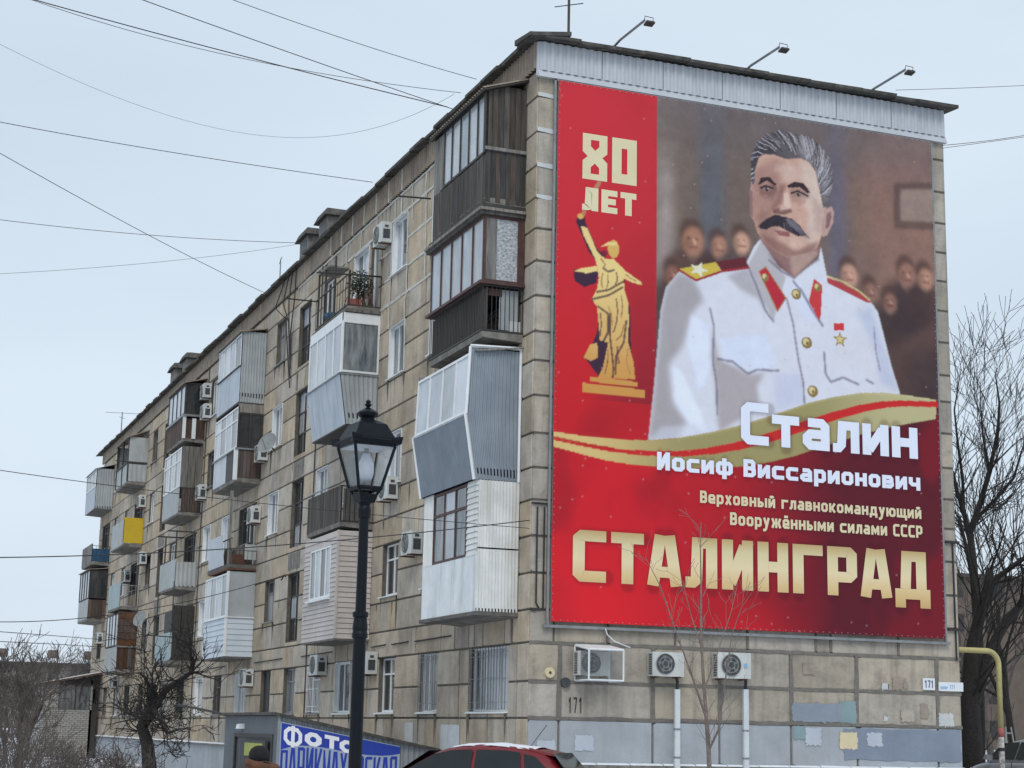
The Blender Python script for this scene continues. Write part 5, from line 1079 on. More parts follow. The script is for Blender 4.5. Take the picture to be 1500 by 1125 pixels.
# clothes-line poles sticking out of the balconies
for nm, p0, p1 in (('dark pole sticking out left of the top plank balcony', (-0.921,4.15,13.494), (-1.7,4.15,13.455)),
    ('long dark pole laid across the open balcony with plants', (-0.039,10.85,13.392), (-1.783,10.85,13.301)),
    ('dark pole at the far end of the open balcony with plants', (-0.803,14.3,13.406), (-1.765,14.3,13.398)),
    ('dark pole at the end of the second floor black slatted balcony', (-.8,34.1,4.9), (-2.0,34.1,4.95)),
    ('dark pole beside the top floor balcony with a canopy', (-.5,46.9,13.3), (-1.5,46.9,13.35))):
    o = MB().tube([p0, p1], .022, 5).build('clothesline_pole', 'black'); tag(o, nm, 'pole', 'clothesline poles on the balconies')
# balcony clutter: bushy plant, blue bowl, boxes, old bike
def foliage(name, label, cat, loc, rad, n, m, seed, leaf=.05, group=None):
    r = random.Random(seed); q = MB()
    for _ in range(n):
        d = Vector((r.gauss(0,1), r.gauss(0,1), r.gauss(0,1))).normalized(); p = Vector(loc)+Vector((d.x*rad[0], d.y*rad[1], d.z*rad[2]))*r.random()**.5
        a = Vector((r.uniform(-1,1), r.uniform(-1,1), r.uniform(-1,1))).normalized()*leaf; b = a.orthogonal().normalized()*leaf*.5
        q.poly([p-a, p+b, p+a, p-b])
    return tag(q.build(name, m), label, cat, group)
foliage('potted_plant', 'bushy dark plant standing on the open top floor balcony', 'plant', (-.45,11.35,13.25), (.38,.35,.42), 500, 'plant', 3)
o = MB().lathe([(.02,0),(.2,.02),(.27,.2),(.25,.2)], (-.7,13.0,12.56), 14).build('wash_bowl', 'blue', smooth=True); tag(o, 'blue plastic bowl on the open top floor balcony', 'bowl')
r = random.Random(4)
for k, (lab, m_) in enumerate((('small red crate on the open top floor balcony','gasr'),('pale box behind the rails of the top floor balcony','palepan'),('dark box at the corner of the open top floor balcony','iron'))):
    x, y = -.75+.12*k, 11.2+.55*k; o = MB().box(x,y,12.55,x+.3,y+.35,12.8+.08*k).build('storage_box', m_); tag(o, lab, 'box')
q = MB()
for k in range(16):
    a = Vector((-r.uniform(.1,.85), r.uniform(10.95,11.9), 12.6)); q.tube([a, a+Vector((r.uniform(-.25,.25), r.uniform(-.3,.3), r.uniform(.3,.9)))], .014, 4)
tag(q.build('twigs', 'rust'), 'tangle of dry sticks and bars on the open top floor balcony', 'clutter', kind='stuff')

# ================================================================ on the roof
for px, (bx, bz), lab in (((952,27), (1.74, 16.09), 'left'), ((1147,68), (4.875, 16.023), 'middle'), ((1335,100), (8.009, 15.986), 'right')):
    end = {(952,27): (1.74, -1.47, 16.06), (1147,68): (4.88, -1.51, 15.99), (1335,100): (8.01, -1.53, 15.99)}[px]
    t = thing('floodlight', {'left':'floodlight on a boom over the roof edge, leftmost of three','middle':'floodlight on a boom over the roof edge, middle of three','right':'floodlight on a boom over the roof edge, rightmost of three'}[lab], 'floodlight', (bx, -.3, bz), 0, 'floodlights over the banner')
    e = Vector(end)-Vector(t.location)
    MB().tube([(0,.5,-.05),(0,0,0), tuple(e)], .028, 6).build('boom', 'rail', t)
    q = MB(); ex, ey, ez = e; q.hexa([(ex,ey-.10,ez-.06),(ex+.20,ey-.10,ez-.06),(ex+.20,ey+.06,ez-.09),(ex,ey+.06,ez-.09),(ex+.01,ey-.09,ez-.02),(ex+.19,ey-.09,ez-.02),(ex+.19,ey+.05,ez-.05),(ex+.01,ey+.05,ez-.05)]); q.build('lamp_head', 'iron', t)
    MB().tube([tuple(e), (ex,ey-.02,ez+.09), (ex+.19,ey-.02,ez+.08), (ex+.19,ey,ez-.03)], .009, 5).build('yoke', 'iron', t)
def antenna(label, x, y, z0, h, bars, m='iron', r=.022):
    t = thing('roof_antenna', label, 'antenna', (x, y, z0)); MB().tube([(0,0,0),(0,0,h)], r, 6).build('mast', m, t)
    for zz, l, an in bars:
        c, s = math.cos(an)*l, math.sin(an)*l; MB().tube([(-c,-s,zz-.06),(c,s,zz+.06)], .012, 4).build('crossbar', m, t)
    return t
antenna('thin dark antenna mast with crossbars above the near roof corner', 1.3017, 1.5, 15.9, 2.6, ((1.62,.32,-.3),(2.3,.4,-.3)), r=.03)
antenna('television antenna at the far end of the roof', .3, 58.2, 15.9, 1.7, ((1.65,.9,.2),(1.4,.6,1.2)), 'rail', .03)
antenna('bent wire antenna beside the roof vents', .2, 23.5, 15.9, 1.2, ((1.15,.7,1.4),), 'rail', .02)
for k, (y, z) in enumerate(((20.9, 18.12), (23.39, 18.14), (44.5, 18.04), (47.48, 18.14))):
    lab = ['larger brick roof vent with a snowy cap, nearest on the roof','smaller roof vent with a snowy cap next to the nearest one','nearer of the far pair of roof vents','farther of the far pair of roof vents'][k]
    t = thing('roof_vent', lab, 'roof vent', (1.3, y, 15.9), 0, 'roof vents'); h = z-15.9-.28
    MB().box(-.35,-.55,0,.35,.55,h).build('shaft', 'slab', t); q = MB().hexa([(-.5,-.75,h),(.5,-.75,h),(.5,.75,h),(-.5,.75,h),(-.4,-.6,h+.25),(.4,-.6,h+.25),(.4,.6,h+.25),(-.4,.6,h+.25)]); q.build('cap', 'roof', t)
    MB().hexa([(-.38,-.58,h+.252),(.38,-.58,h+.252),(.38,.58,h+.252),(-.38,.58,h+.252),(-.2,-.4,h+.31),(.2,-.4,h+.31),(.2,.4,h+.31),(-.2,.4,h+.31)]).build('snow_cap', 'slab', t)
    if k < 2: MB().box(-.36,-.35,h-.45,-.351,.35,h-.1).build('vent_opening', 'fan', t)

# ================================================================ wires
def wire(label, P0, P1, P2, r=.009, m='wire', name='overhead_cable', group='overhead cables across the sky', n=28):
    P0, P1, P2 = Vector(P0), Vector(P1), Vector(P2); t = (P1-P0).length/((P1-P0).length+(P2-P1).length)
    K = (P1 - P0*(1-t)**2 - P2*t*t)/(2*t*(1-t)); pts = [P0*(1-s)**2+K*2*s*(1-s)+P2*s*s for s in [i/n for i in range(n+1)]]
    return tag(MB().tube(pts, r, 5).build(name, m), label, 'cable', group)
wire('thick paired cable, lower one, running from the top left corner to the roof edge', (-11.517, 2.426, 16.17), (-5.515, 4.748, 16.458), (-0.637, 3.965, 15.669), .012)
wire('thin cable beside the thick one from the top left to the roof edge', (-11.26, 2.416, 16.214), (-5.661, 4.777, 16.411), (-0.2, 4.344, 16.218), .007)
wire('cable from the top edge left of centre down to the roof edge', (-9.813, -1.691, 14.859), (-4.59, 1.473, 15.265), (-0.517, 3.925, 15.624), .009)
wire('rightmost cable crossing the sky from the top edge to the roof', (-8.211, -1.887, 15.076), (-3.913, 0.264, 15.28), (-0.537, 2.342, 15.782), .007)
wire('faint deeply sagging wire across the upper left sky', (-10.738, 12.403, 19.085), (-3.478, 13.519, 17.76), (0.298, 6.288, 16.944), .0055, 'rail')
wire('straight dark cable at mid height of the left sky', (-11.132, 6.414, 14.722), (-5.573, 9.843, 15.67), (-0.403, 10.703, 15.904), .009)
wire('steep cable slanting down to the middle of the roof edge', (-11.021, 8.411, 15.032), (-5.887, 14.954, 15.074), (-0.378, 23.082, 15.756), .009)
wire('upper of the two wires meeting at the bent roof antenna', (-10.681, 12.4, 14.151), (-6.243, 15.005, 14.925), (-0.387, 17.946, 16.125), .008)
wire('lower wire sagging towards the bent roof antenna', (-10.555, 12.394, 12.565), (-5.284, 14.863, 14.166), (-0.387, 17.946, 16.125), .006, 'rail')
wire('long dark cable crossing in front of the third floor balconies', (-10.845, -1.61, 4.3), (-4.67, 0.463, 5.073), (-0.167, -0.364, 5.723), .010)
wire('upper thin cable crossing from the far left to the near corner', (-10.968, -1.603, 5.86), (-5.205, 0.592, 5.824), (-0.09, -0.179, 5.586), .007)
wire('cable rising from the lower left to a hook by the stair windows', (-10.13, 8.365, 3.809), (-4.385, 15.726, 4.812), (-0.027, 19.917, 6.203), .010)
wire('upper of two short cables at the far left above the trees', (-8.845, 28.323, 4.622), (-5.423, 38.07, 5.006), (-0.606, 53.596, 5.616), .014)
wire('lower of two short cables at the far left above the trees', (-8.816, 28.322, 4.267), (-5.399, 38.067, 4.665), (-0.583, 53.593, 5.259), .014)
wire('thin wire leaving the top right end of the roof', (10.952, 3.179, 17.648), (13.466, 3.849, 18.34), (18.023, 5.358, 19.742), .007)
wire('upper of two wires leaving the right side of the wall', (9.522, -0.701, 14.741), (10.828, -0.421, 15.12), (14.152, 0.774, 16.359), .007)
wire('lower of two wires leaving the right side of the wall', (9.521, -0.7, 14.677), (10.827, -0.42, 15.087), (14.148, 0.776, 16.255), .006)
q = MB().tube([(-0.14, 19.945, 6.034), (-0.066, 19.927, 6.181), (0.016, 19.907, 6.142), (0.086, 19.89, 5.917), (0.201, 20.891, 3.776)], .025, 6).build('cable_riser', 'wire'); tag(q, 'black hooked cable riser on the wall left of the stair windows', 'cable')
r = random.Random(8)
for k in range(4):
    y = 20.0+.45*k; o = MB().tube([(-.1,y,15.9),(-.12-.08*k,y+r.uniform(-.1,.2),14.9),(-.08,y+r.uniform(-.3,.5),13.9+.2*k),(-.05,20.4,13.0-.3*k)], .02, 5).build('hanging_cable', 'wire')
    tag(o, 'black cable hanging from the roof edge beside the top stair window', 'cable', 'black cables hanging from the roof by the stair window')

# ================================================================ basement entrance lean-to with the signs
KX, KY0, KY1 = -3.72, 4.8, 10.1
def kz(x): return 1.967 + (x-KX)*(-0.1962)
kt = thing('entrance_annex', 'low grey entrance annex with a sloping roof, in front of the long wall', 'annex', (KX, KY0, 0))
K = lambda o: rel(o, kt)
for i in range(6):
    x0 = KX+.03+(3.6/6)*i; x1 = x0+.595
    q = corr(MB(), (x0,KY0+.02,0),(x1,KY0+.02,0),(x1,KY0+.02,kz(x1)-.03),(x0,KY0+.02,kz(x0)-.03), 5, .022, .5); K(q.build('wall_sheet', 'kcorr', kt))
K(MB().box(KX+.02,KY0+.05,0,-.13,KY0+.08,1.2).build('side_wall', 'kgrey', kt)); K(MB().hexa([(KX,KY1-.03,0),(-.13,KY1-.03,0),(-.13,KY1,0),(KX,KY1,0),(KX,KY1-.03,kz(KX)-.05),(-.13,KY1-.03,kz(0)-.05),(-.13,KY1,kz(0)-.05),(KX,KY1,kz(KX)-.05)]).build('side_wall', 'kgrey', kt))
for k, (y0, y1, z0, z1) in enumerate(((KY0,5.25,0,1.9),(5.25,8.9,1.42,1.9),(8.9,KY1,0,1.9))): K(MB().box(KX-.02,y0+.004,z0,KX+.03,y1-.004,z1).build('front_panel', 'kgrey', kt))
K(MB().prism([(KX-.13,KY0-.10,kz(KX)+.0),(-.13,KY0-.10,kz(-.1)),(-.13,KY1+.1,kz(-.1)),(KX-.13,KY1+.1,kz(KX))], .06).build('roof_sheet', 'roof', kt))
K(MB().box(KX-.03,KY0-.03,0,KX+.02,KY0+.02,kz(KX)-.07).build('corner_post', 'kcorr', kt))
K(MB().box(KX-.0,5.25,0,KX+.4,8.9,1.42).build('doorway', 'fan', kt)); K(MB().box(KX-.05,5.2,1.42,KX-.021,8.95,1.5).build('door_frame', 'iron', kt)); K(MB().box(KX-.05,8.85,0,KX-.021,8.95,1.42).build('door_frame', 'iron', kt)); K(MB().box(KX-.05,5.2,0,KX-.021,5.3,1.42).build('door_frame','iron',kt))
lt_ = MB().hexa([(KX-.16,8.0,1.60),(KX-.02,8.0,1.60),(KX-.02,8.3,1.60),(KX-.16,8.3,1.60),(KX-.14,8.0,1.70),(KX-.02,8.0,1.72),(KX-.02,8.3,1.72),(KX-.14,8.3,1.70)]); K(lt_.build('wall_lamp', 'signw', kt))
br = MB().tube([(KX-.1,10.0,1.93),(KX-.5,10.9,2.05),(KX-.9,11.6,2.14)], .03, 5); K(br.build('roof_edge_bar', 'iron', kt))
nb_ = thing('notice_board', 'dark notice board with yellow green paper beside the annex doorway', 'board', (KX-.08, 6.4, .5))
rel(MB().box(KX-.12,5.5,.3,KX-.06,7.9,1.36).build('board','board',nb_), nb_); rel(MB().box(KX-.13,5.75,1.02,KX-.122,7.45,1.30).build('paper','green',nb_), nb_); rel(MB().box(KX-.13,5.9,.5,KX-.122,7.0,.62).build('paper','green',nb_), nb_)
q = MB()
for i in range(4): q.box(KX-.131,6.2+.25*i,.78,KX-.1225,6.36+.25*i,.90)
rel(q.build('small_print','palepan',nb_,kind='stuff'), nb_)
# sign on the side wall
SY = KY0-.03; sg = thing('shop_sign', 'blue and grey sign for photos and hairdresser on the annex side', 'sign', (-2.4, SY, 1.1))
sl_ = -0.1754; sx0, sz0 = (-3.703, 1.768); sx1 = -1.04
zt = lambda x: sz0+(x-sx0)*sl_
rel(MB().hexa([(sx0,SY,.3),(sx1,SY,.3),(sx1,SY+.02,.3),(sx0,SY+.02,.3),(sx0,SY,zt(sx0)),(sx1,SY,zt(sx1)),(sx1,SY+.02,zt(sx1)),(sx0,SY+.02,zt(sx0))]).build('board','signgrey',sg), sg)
arc = [(-3.676, 1.19), (-3.473, 1.249), (-3.252, 1.281), (-2.954, 1.271), (-2.653, 1.233), (-2.35, 1.181), (-2.045, 1.128), (-1.74, 1.104), (-1.434, 1.093), (-1.203, 1.111), (-1.035, 1.142)]
q = MB()
for (xa, za), (xb, zb) in zip(arc, arc[1:]): q.poly([(xa,SY-.004,za),(xb,SY-.004,zb),(xb,SY-.004,zt(xb)-.02),(xa,SY-.004,zt(xa)-.02)])
rel(q.build('blue_band','signblue',sg), sg)
def sput(x0, z0): return lambda a, b, l: (x0+a, SY-.008-.001*l, z0+b+a*sl_)
for ch, pa, w_, h_ in (('Ф', (-3.623, 1.317), .40, .38), ('О', (-3.164, 1.311), .37, .28), ('Т', (-2.729, 1.261), .32, .27), ('О', (-2.395, 1.18), .34, .26)):
    rel(text('lettering', ch, 'letterw', sg, sput(pa[0], pa[1]-.01), h_, .95 if ch != 'Ф' else .8, .30 if ch != 'Ф' else .21, .2, .1, width=w_), sg)
# the second line: tall condensed capitals hanging from the arc
wd_ = (sx1-sx0-.06)/14
for i, ch in enumerate('ПАРИКМАХЕРСКАЯ'):
    xa = sx0+.03+wd_*i; top = np.interp(xa+wd_/2, [a for a, _ in arc], [b for _, b in arc])-.035; bot = .58+(xa-sx0)*sl_*.4
    rel(text('lettering', ch, 'signblue', sg, (lambda x0, z0: (lambda a, b, l: (x0+a, SY-.008-.001*l, z0+b)))(xa, bot), top-bot, .3, .092, .03, .1, width=wd_*.84), sg)

# ================================================================ street lamp
LZ = lambda y_: 0
lb = (-8.758, -18.214, 1.654); zz = [4.295, 4.255, 4.209, 4.175, 4.153, 4.085, 4.017, 3.938, 3.899, 3.557, 3.502, 3.424, 3.313, 2.563, 2.52, 2.412, 2.353]
lp = thing('street_lamp', 'black lantern street lamp on a fluted post, standing before the long facade', 'street lamp', (lb[0], lb[1], -.25), math.radians(-21+28))
q0 = -(-.25); Z_ = lambda i: zz[i]+.25
prof = [(.16,0),(.16,.10),(.13,.14),(.11,.5),(.07,.58),(.056,.7),(.052,Z_(16)-.03),(.052,Z_(16)),(.064,Z_(16)+.01),(.064,Z_(15)-.02),(.058,Z_(15)),(.062,Z_(15)+.03),(.053,Z_(14)),(.064,Z_(14)+.01),(.064,Z_(13)),(.044,Z_(13)+.01),(.040,Z_(12)-.15),(.040,Z_(12)),(.052,Z_(12)+.01),(.054,Z_(11)-.03),(.045,Z_(11)),(.056,Z_(11)+.02),(.045,Z_(11)+.05),(.07,Z_(10))]
MB().lathe(prof, k=16).build('post', 'lampblk', lp, smooth=False)
def sqring(hw, z): return [(-hw,-hw,z),(hw,-hw,z),(hw,hw,z),(-hw,hw,z)]
hb, ht, he = .098, .176, .183; zb, ztp = Z_(9), Z_(8)
fr = MB()
for i in range(4):
    a = Vector(sqring(hb, zb)[i]); b = Vector(sqring(ht, ztp)[i]); fr.tube([a, b], .014, 4)
    fr.tube([Vector(sqring(hb,zb)[i]), Vector(sqring(hb,zb)[(i+1)%4])], .018, 4); 
    fr.tube([Vector(sqring(.055,Z_(10)-.02)[i]), Vector(sqring(hb,zb)[i])], .012, 4)
fr.build('lantern_frame', 'lampblk', lp)
MB().hexa(sqring(.062,Z_(10)-.06)+sqring(.082,Z_(10)+.01)).build('lantern_base', 'lampblk', lp)
for i in range(4):
    a, b = Vector(sqring(hb-.004,zb)[i]), Vector(sqring(hb-.004,zb)[(i+1)%4]); c, d = Vector(sqring(ht-.004,ztp)[(i+1)%4]), Vector(sqring(ht-.004,ztp)[i])
    MB().prism([a,b,c,d], .004).build('glass_pane', 'mirror', lp)
m = MB(); m.hexa(sqring(ht+.004,ztp)+sqring(he+.035,Z_(7)+.0)); m.build('lantern_collar', 'lampblk', lp)
m = MB(); R0, R1, R2, R3 = sqring(he+.03,Z_(7)+.002), sqring(he-.005,Z_(7)+.02), sqring(.122,Z_(5)-.005), sqring(.066,Z_(5)+.03)
m.hexa(R0+R1); m.hexa([tuple(Vector(p)+Vector((0,0,.002))) for p in R1]+R2); m.hexa([tuple(Vector(p)+Vector((0,0,.002))) for p in R2]+R3); m.build('lantern_roof', 'lampblk', lp)
m = MB()
for i in range(4):
    p = Vector(R0[i]); o_ = Vector((p.x, p.y, 0)).normalized(); s_ = Vector((-o_.y, o_.x, 0)); p = p-o_*.07+Vector((0,0,-.005))
    m.hexa([p-s_*.05+Vector((0,0,-.03)), p+o_*.07+Vector((0,0,-.02)), p+o_*.071+s_*.002+Vector((0,0,-.02)), p+s_*.05+Vector((0,0,-.03)), p-s_*.05+Vector((0,0,.03)), p+o_*.085-s_*.005+Vector((0,0,.04)), p+o_*.085+s_*.005+Vector((0,0,.04)), p+s_*.05+Vector((0,0,.03))])
m.build('roof_horns', 'lampblk', lp, kind='stuff')
MB().lathe([(.065,Z_(5)+.025),(.068,Z_(5)+.035),(.055,Z_(5)+.05),(.06,Z_(4)-.01),(.075,Z_(4)+.0),(.085,Z_(3)-.005),(.087,Z_(3)+.008),(.05,Z_(2)+.0),(.02,Z_(2)+.005)], k=14).build('chimney_cap', 'lampblk', lp)
MB().lathe([(.014,Z_(2)),(.03,Z_(2)+.01),(.013,Z_(2)+.022),(.026,Z_(1)-.012),(.03,Z_(1)),(.016,Z_(1)+.01),(.024,Z_(1)+.02),(.02,Z_(0)-.012),(.004,Z_(0))], k=10).build('finial', 'lampblk', lp)
MB().lathe([(.032,zb+.06),(.055,zb+.09),(.066,zb+.13),(.066,zb+.20),(.048,zb+.24),(.03,zb+.29)], k=16).build('bulb', 'bulb', lp, smooth=True)
MB().tube([(0,0,zb+.285),(0,0,ztp)], .02, 6).build('bulb_holder', 'palem', lp); MB().hexa(sqring(ht-.02,ztp-.012)+sqring(ht-.02,ztp-.004)).build('reflector', 'letterw', lp)
MB().hexa(sqring(hb-.02,zb+.004)+sqring(hb-.02,zb+.012)).build('lantern_floor', 'palem', lp)

# ================================================================ trees
def grow(mb, p, d, L, r, lvl, rg, par):
    """one winter branch and its children"""
    n = 4 if lvl > 1 else 3; pts = [p.copy()]; rs = [r]; dd = d.copy()
    for i in range(n):
        dd = (dd + Vector((rg.gauss(0,1), rg.gauss(0,1), rg.gauss(0,1)))*par['wob'] + Vector((0,0,par['up']))).normalized()
        p = p + dd*(L/n); pts.append(p.copy()); rs.append(max(par['rmin'], r*(1-(i+1)/n*.45)))
    mb.tube(pts, rs, 3 if lvl <= 2 else 5, cap=False)
    if lvl == 0: return
    for k in range(par['kids'] if lvl > 1 else par.get('twigs', 3)):
        i = rg.randint(1, n) if k else n
        ax = dd.orthogonal().normalized(); ax = Matrix.Rotation(rg.uniform(0, 6.28), 3, dd) @ ax
        nd = (Matrix.Rotation(rg.uniform(*par['ang']), 3, ax) @ dd).normalized()
        grow(mb, pts[i], nd, L*rg.uniform(*par['len']), rs[i]*.68, lvl-1, rg, par)
PAR = dict(wob=.10, up=.06, kids=3, twigs=3, ang=(.25,.75), len=(.58,.86), rmin=.006)
def tree(label, base, h, r, lvl, seed, m='treem', par=None, lean=(0,0), group='bare winter trees', cat='tree', name='bare_tree', trunkf=.3):
    rg = random.Random(seed); P_ = dict(PAR); P_.update(par or {}); t = thing(name, label, cat, base, 0, group)
    tm = MB(); d = Vector((lean[0], lean[1], 1)).normalized(); pts = [Vector((0,0,-.3))]; rs = [r*1.25]
    for i in range(5):
        d = (d+Vector((rg.gauss(0,1), rg.gauss(0,1), 0))*.05).normalized(); pts.append(pts[-1]+d*(h*trunkf/5+.06)); rs.append(r*(1-.07*i))
    tm.tube(pts, rs, 7); tm.build('trunk', m, t, smooth=True); cm = MB()
    for k in range(P_['kids']+1):
        ax = Matrix.Rotation(k*6.28/(P_['kids']+1)+rg.uniform(-.4,.4), 3, d) @ d.orthogonal().normalized(); nd = Matrix.Rotation(rg.uniform(.12,.55), 3, ax) @ d
        grow(cm, pts[-1-(k % 2)], nd, h*rg.uniform(.24,.34), r*.62, lvl, rg, P_)
    cm.build('crown', m, t); return t
def limb_tree(label, limbs, m, seed, twl, twn, lvl, par, name='bare_tree', group=None, rtw=.02):
    """limbs: list of ([points], [radii]); twigs are grown along them"""
    rg = random.Random(seed); P_ = dict(PAR); P_.update(par); t = thing(name, label, 'tree', (0,0,0), 0, group); p0 = Vector(limbs[0][0][0]); t.location = p0
    MB().tube([Vector(p)-p0 for p in limbs[0][0]], limbs[0][1], 8).build('trunk', m, t, smooth=True); cm = MB()
    for pts, rs in limbs[1:]: cm.tube([Vector(p)-p0 for p in pts], rs, 6)
    for li, (pts, rs) in enumerate(limbs):
        for a, b, ra in zip(pts, pts[1:], rs[1:]):
            a, b = Vector(a)-p0, Vector(b)-p0; dd = (b-a).normalized()
            if li == 0 and b.z < 1.6 and len(limbs) > 1: continue
            for k in range(twn):
                s = rg.random(); ax = Matrix.Rotation(rg.uniform(0, 6.28), 3, dd) @ dd.orthogonal().normalized(); nd = Matrix.Rotation(rg.uniform(.4,1.0), 3, ax) @ dd
                grow(cm, a.lerp(b, s), nd, twl*rg.uniform(.5,1.2), min(rtw, ra*.5), lvl, rg, P_)
    cm.build('branches', m, t); return t
G3 = lambda *a: a
limb_tree('slim young bare tree in front of the air conditioners and the banner', [
 ([(1.348, -5.027, 0.39), (1.311, -5.007, 1.4), (1.272, -4.986, 2.081), (1.232, -4.965, 2.653), (1.202, -4.95, 3.347), (1.204, -4.951, 4.165), (1.195, -4.946, 4.873), (1.206, -4.952, 5.289)], [.045,.040,.034,.028,.022,.016,.009,.005]),
 ([(1.271, -4.986, 1.967), (0.909, -5.136, 2.697), (0.593, -5.2, 3.37), (0.321, -5.176, 4.106), (0.037, -5.149, 4.614)], [.022,.017,.013,.008,.004]),
 ([(1.311, -5.007, 1.4), (1.36, -5.259, 1.743), (1.369, -5.491, 2.533), (1.426, -5.635, 3.325), (1.54, -5.812, 3.835)], [.022,.018,.014,.009,.004]),
 ([(1.252, -4.976, 2.424), (1.558, -4.798, 2.958), (1.884, -4.746, 3.736), (2.017, -4.705, 4.125)], [.015,.011,.007,.004]),
 ([(1.212, -4.955, 3.115), (1.184, -4.603, 3.714), (1.103, -4.449, 4.314)], [.012,.008,.004])], 'treel', 21, .42, 4, 1, dict(wob=.12, up=.10, ang=(.3,.8), len=(.5,.8), rmin=.0035, twigs=2), rtw=.008)
XJ = lambda *p: p
def F3(y, z, x): return (x, y, z)
limb_tree('dark crooked pollarded tree before the far part of the facade', [
 ([F3(*(21.0, -0.3), -3.5), F3(*(22.2, 1.07), -3.5), F3(*(22.75, 1.58), -3.6), F3(*(22.22, 2.19), -3.4), F3(*(22.11, 2.85), -3.5)], [.24,.20,.19,.20,.13]),
 ([F3(*(22.18, 2.09), -3.4), F3(*(21.3, 2.7), -3.2), F3(*(20.35, 2.93), -3.0), F3(*(19.57, 3.18), -2.8), F3(*(19.39, 3.63), -2.7)], [.15,.11,.09,.06,.03]),
 ([F3(*(21.77, 1.88), -3.5), F3(*(22.65, 1.84), -3.7), F3(*(25.43, 2.1), -3.8), F3(*(27.02, 2.32), -3.9)], [.10,.06,.04,.02]),
 ([F3(*(21.37, 2.09), -3.5), F3(*(19.07, 1.69), -3.6), F3(*(17.99, 1.41), -3.7), F3(*(15.66, 1.55), -3.8), F3(*(13.46, 1.59), -3.9)], [.07,.05,.04,.03,.015]),
 ([F3(*(21.51, 2.49), -3.5), F3(*(20.77, 2.97), -3.9), F3(*(20.73, 3.16), -4.1)], [.06,.04,.02])], 'tree', 5, .9, 6, 2, dict(wob=.2, up=.03, kids=3, twigs=3, ang=(.3,1.0), len=(.5,.8), rmin=.009), rtw=.03)
big = dict(wob=.09, up=.07, rmin=.011, ang=(.2,.7))
limb_tree('big dark forked tree with thick black trunk right behind the building corner', [
 ([(14.362, 5.671, 0.063), (14.401, 5.643, 1.576), (14.378, 5.66, 2.766), (14.432, 5.621, 3.797), (14.62, 5.483, 4.75), (14.834, 5.324, 5.622), (14.872, 5.296, 6.024)], [.30,.27,.25,.18,.15,.12,.08]),
 ([(14.482, 5.584, 2.597), (14.934, 5.624, 3.728), (15.433, 5.624, 4.529), (16.016, 5.683, 5.084), (16.414, 5.373, 5.791)], [.16,.14,.12,.10,.07]),
 ([(14.8, 5.35, 5.36), (15.028, 5.179, 5.796), (15.413, 4.886, 6.142), (15.888, 4.515, 6.573)], [.10,.08,.07,.05]),
 ([(14.62, 5.483, 4.75), (14.759, 5.877, 5.746), (14.761, 6.123, 6.656), (14.77, 6.364, 7.402)], [.08,.06,.05,.03])], 'tree', 6, 1.8, 2, 2, dict(big, twigs=3), rtw=.035)
limb_tree('tall dark tree rising above the others right of the banner', [
 ([(18.073, 10.391, 0.051), (18.155, 10.331, 4.274), (18.094, 10.376, 6.637), (18.042, 10.414, 7.636)], [.16,.14,.12,.10]),
 ([(18.042, 10.414, 7.636), (18.281, 10.238, 8.436), (18.541, 10.044, 9.44), (18.76, 9.879, 10.655), (18.813, 9.838, 11.472), (18.744, 9.891, 12.342)], [.10,.085,.07,.05,.035,.015]),
 ([(18.037, 10.418, 7.436), (17.917, 10.505, 8.241), (17.775, 10.608, 8.85), (17.695, 10.666, 9.461)], [.09,.07,.06,.04]),
 ([(18.152, 10.829, 8.291), (18.146, 10.833, 9.311), (18.049, 10.903, 10.548), (18.006, 10.935, 11.38), (18.198, 10.796, 12.627)], [.05,.045,.035,.025,.01]),
 ([(18.193, 10.303, 8.035), (18.432, 9.626, 8.576), (18.827, 9.324, 9.166), (19.082, 9.126, 10.161)], [.06,.05,.04,.02]),
 ([(18.541, 10.044, 9.44), (18.771, 10.621, 10.564), (18.746, 10.64, 11.395), (18.752, 10.635, 12.23)], [.04,.03,.02,.01])], 'tree', 16, 1.5, 4, 2, dict(big, rmin=.008, twigs=3), rtw=.024)
for k, (px_, lab, h, sd_, d_) in enumerate((((22.498, 14.574, 0.318), 'slender grey tree at the right edge of the view', 12.2, 31, 0), ((26.724, 21.406, 0.113), 'bushy bare tree behind the yellow pipe', 11.2, 32, 0), ((25.655, 17.189, 0.251), 'bare tree partly cut by the right edge', 13.0, 33, 0), ((28.192, 25.287, -0.01), 'bare tree half hidden behind the building corner', 12.0, 34, 0), ((34.332, 30.7, -0.152), 'farthest bare tree before the brown block', 12.5, 36, 0))):
    tree(lab, (px_[0], px_[1], gh(px_[0], px_[1])), h*.80, .14, 4, sd_, 'treem' if k != 0 else 'tree', dict(rmin=.010, kids=2, twigs=3, wob=.10, up=.06, ang=(.22,.65), len=(.66,.9)), trunkf=.3)
for k, (b0, lab, h) in enumerate((((-5.734, 42.12, 0.496), 'bare brown tree at the left edge of the view', 6.6), ((-4.371, 48.014, 0.416), 'bare brown tree second from the left edge', 6.6), ((0.717, 79.643, -0.05), 'bare tree left of the brick lean-to', 7.6), ((-0.396, 63.658, 0.206), 'bare tree rising behind the brick lean-to', 7.2), ((1.493, 71.477, 0.101), 'small bare tree next to the far corner of the block', 7.6), ((-6.979, 38.214, 0.545), 'bare tree cut by the left edge', 6.8), ((-6.658, 28.144, 0.721), 'low spreading bare tree before the left trees', 4.4))):
    tree(lab, (b0[0], b0[1], gh(b0[0], b0[1])), h*.84, .11, 4, 50+k, 'treem', dict(rmin=.012, kids=3, twigs=3, wob=.13, up=.04, ang=(.25,.8), len=(.6,.86)), trunkf=.18, group='bare trees at the left')
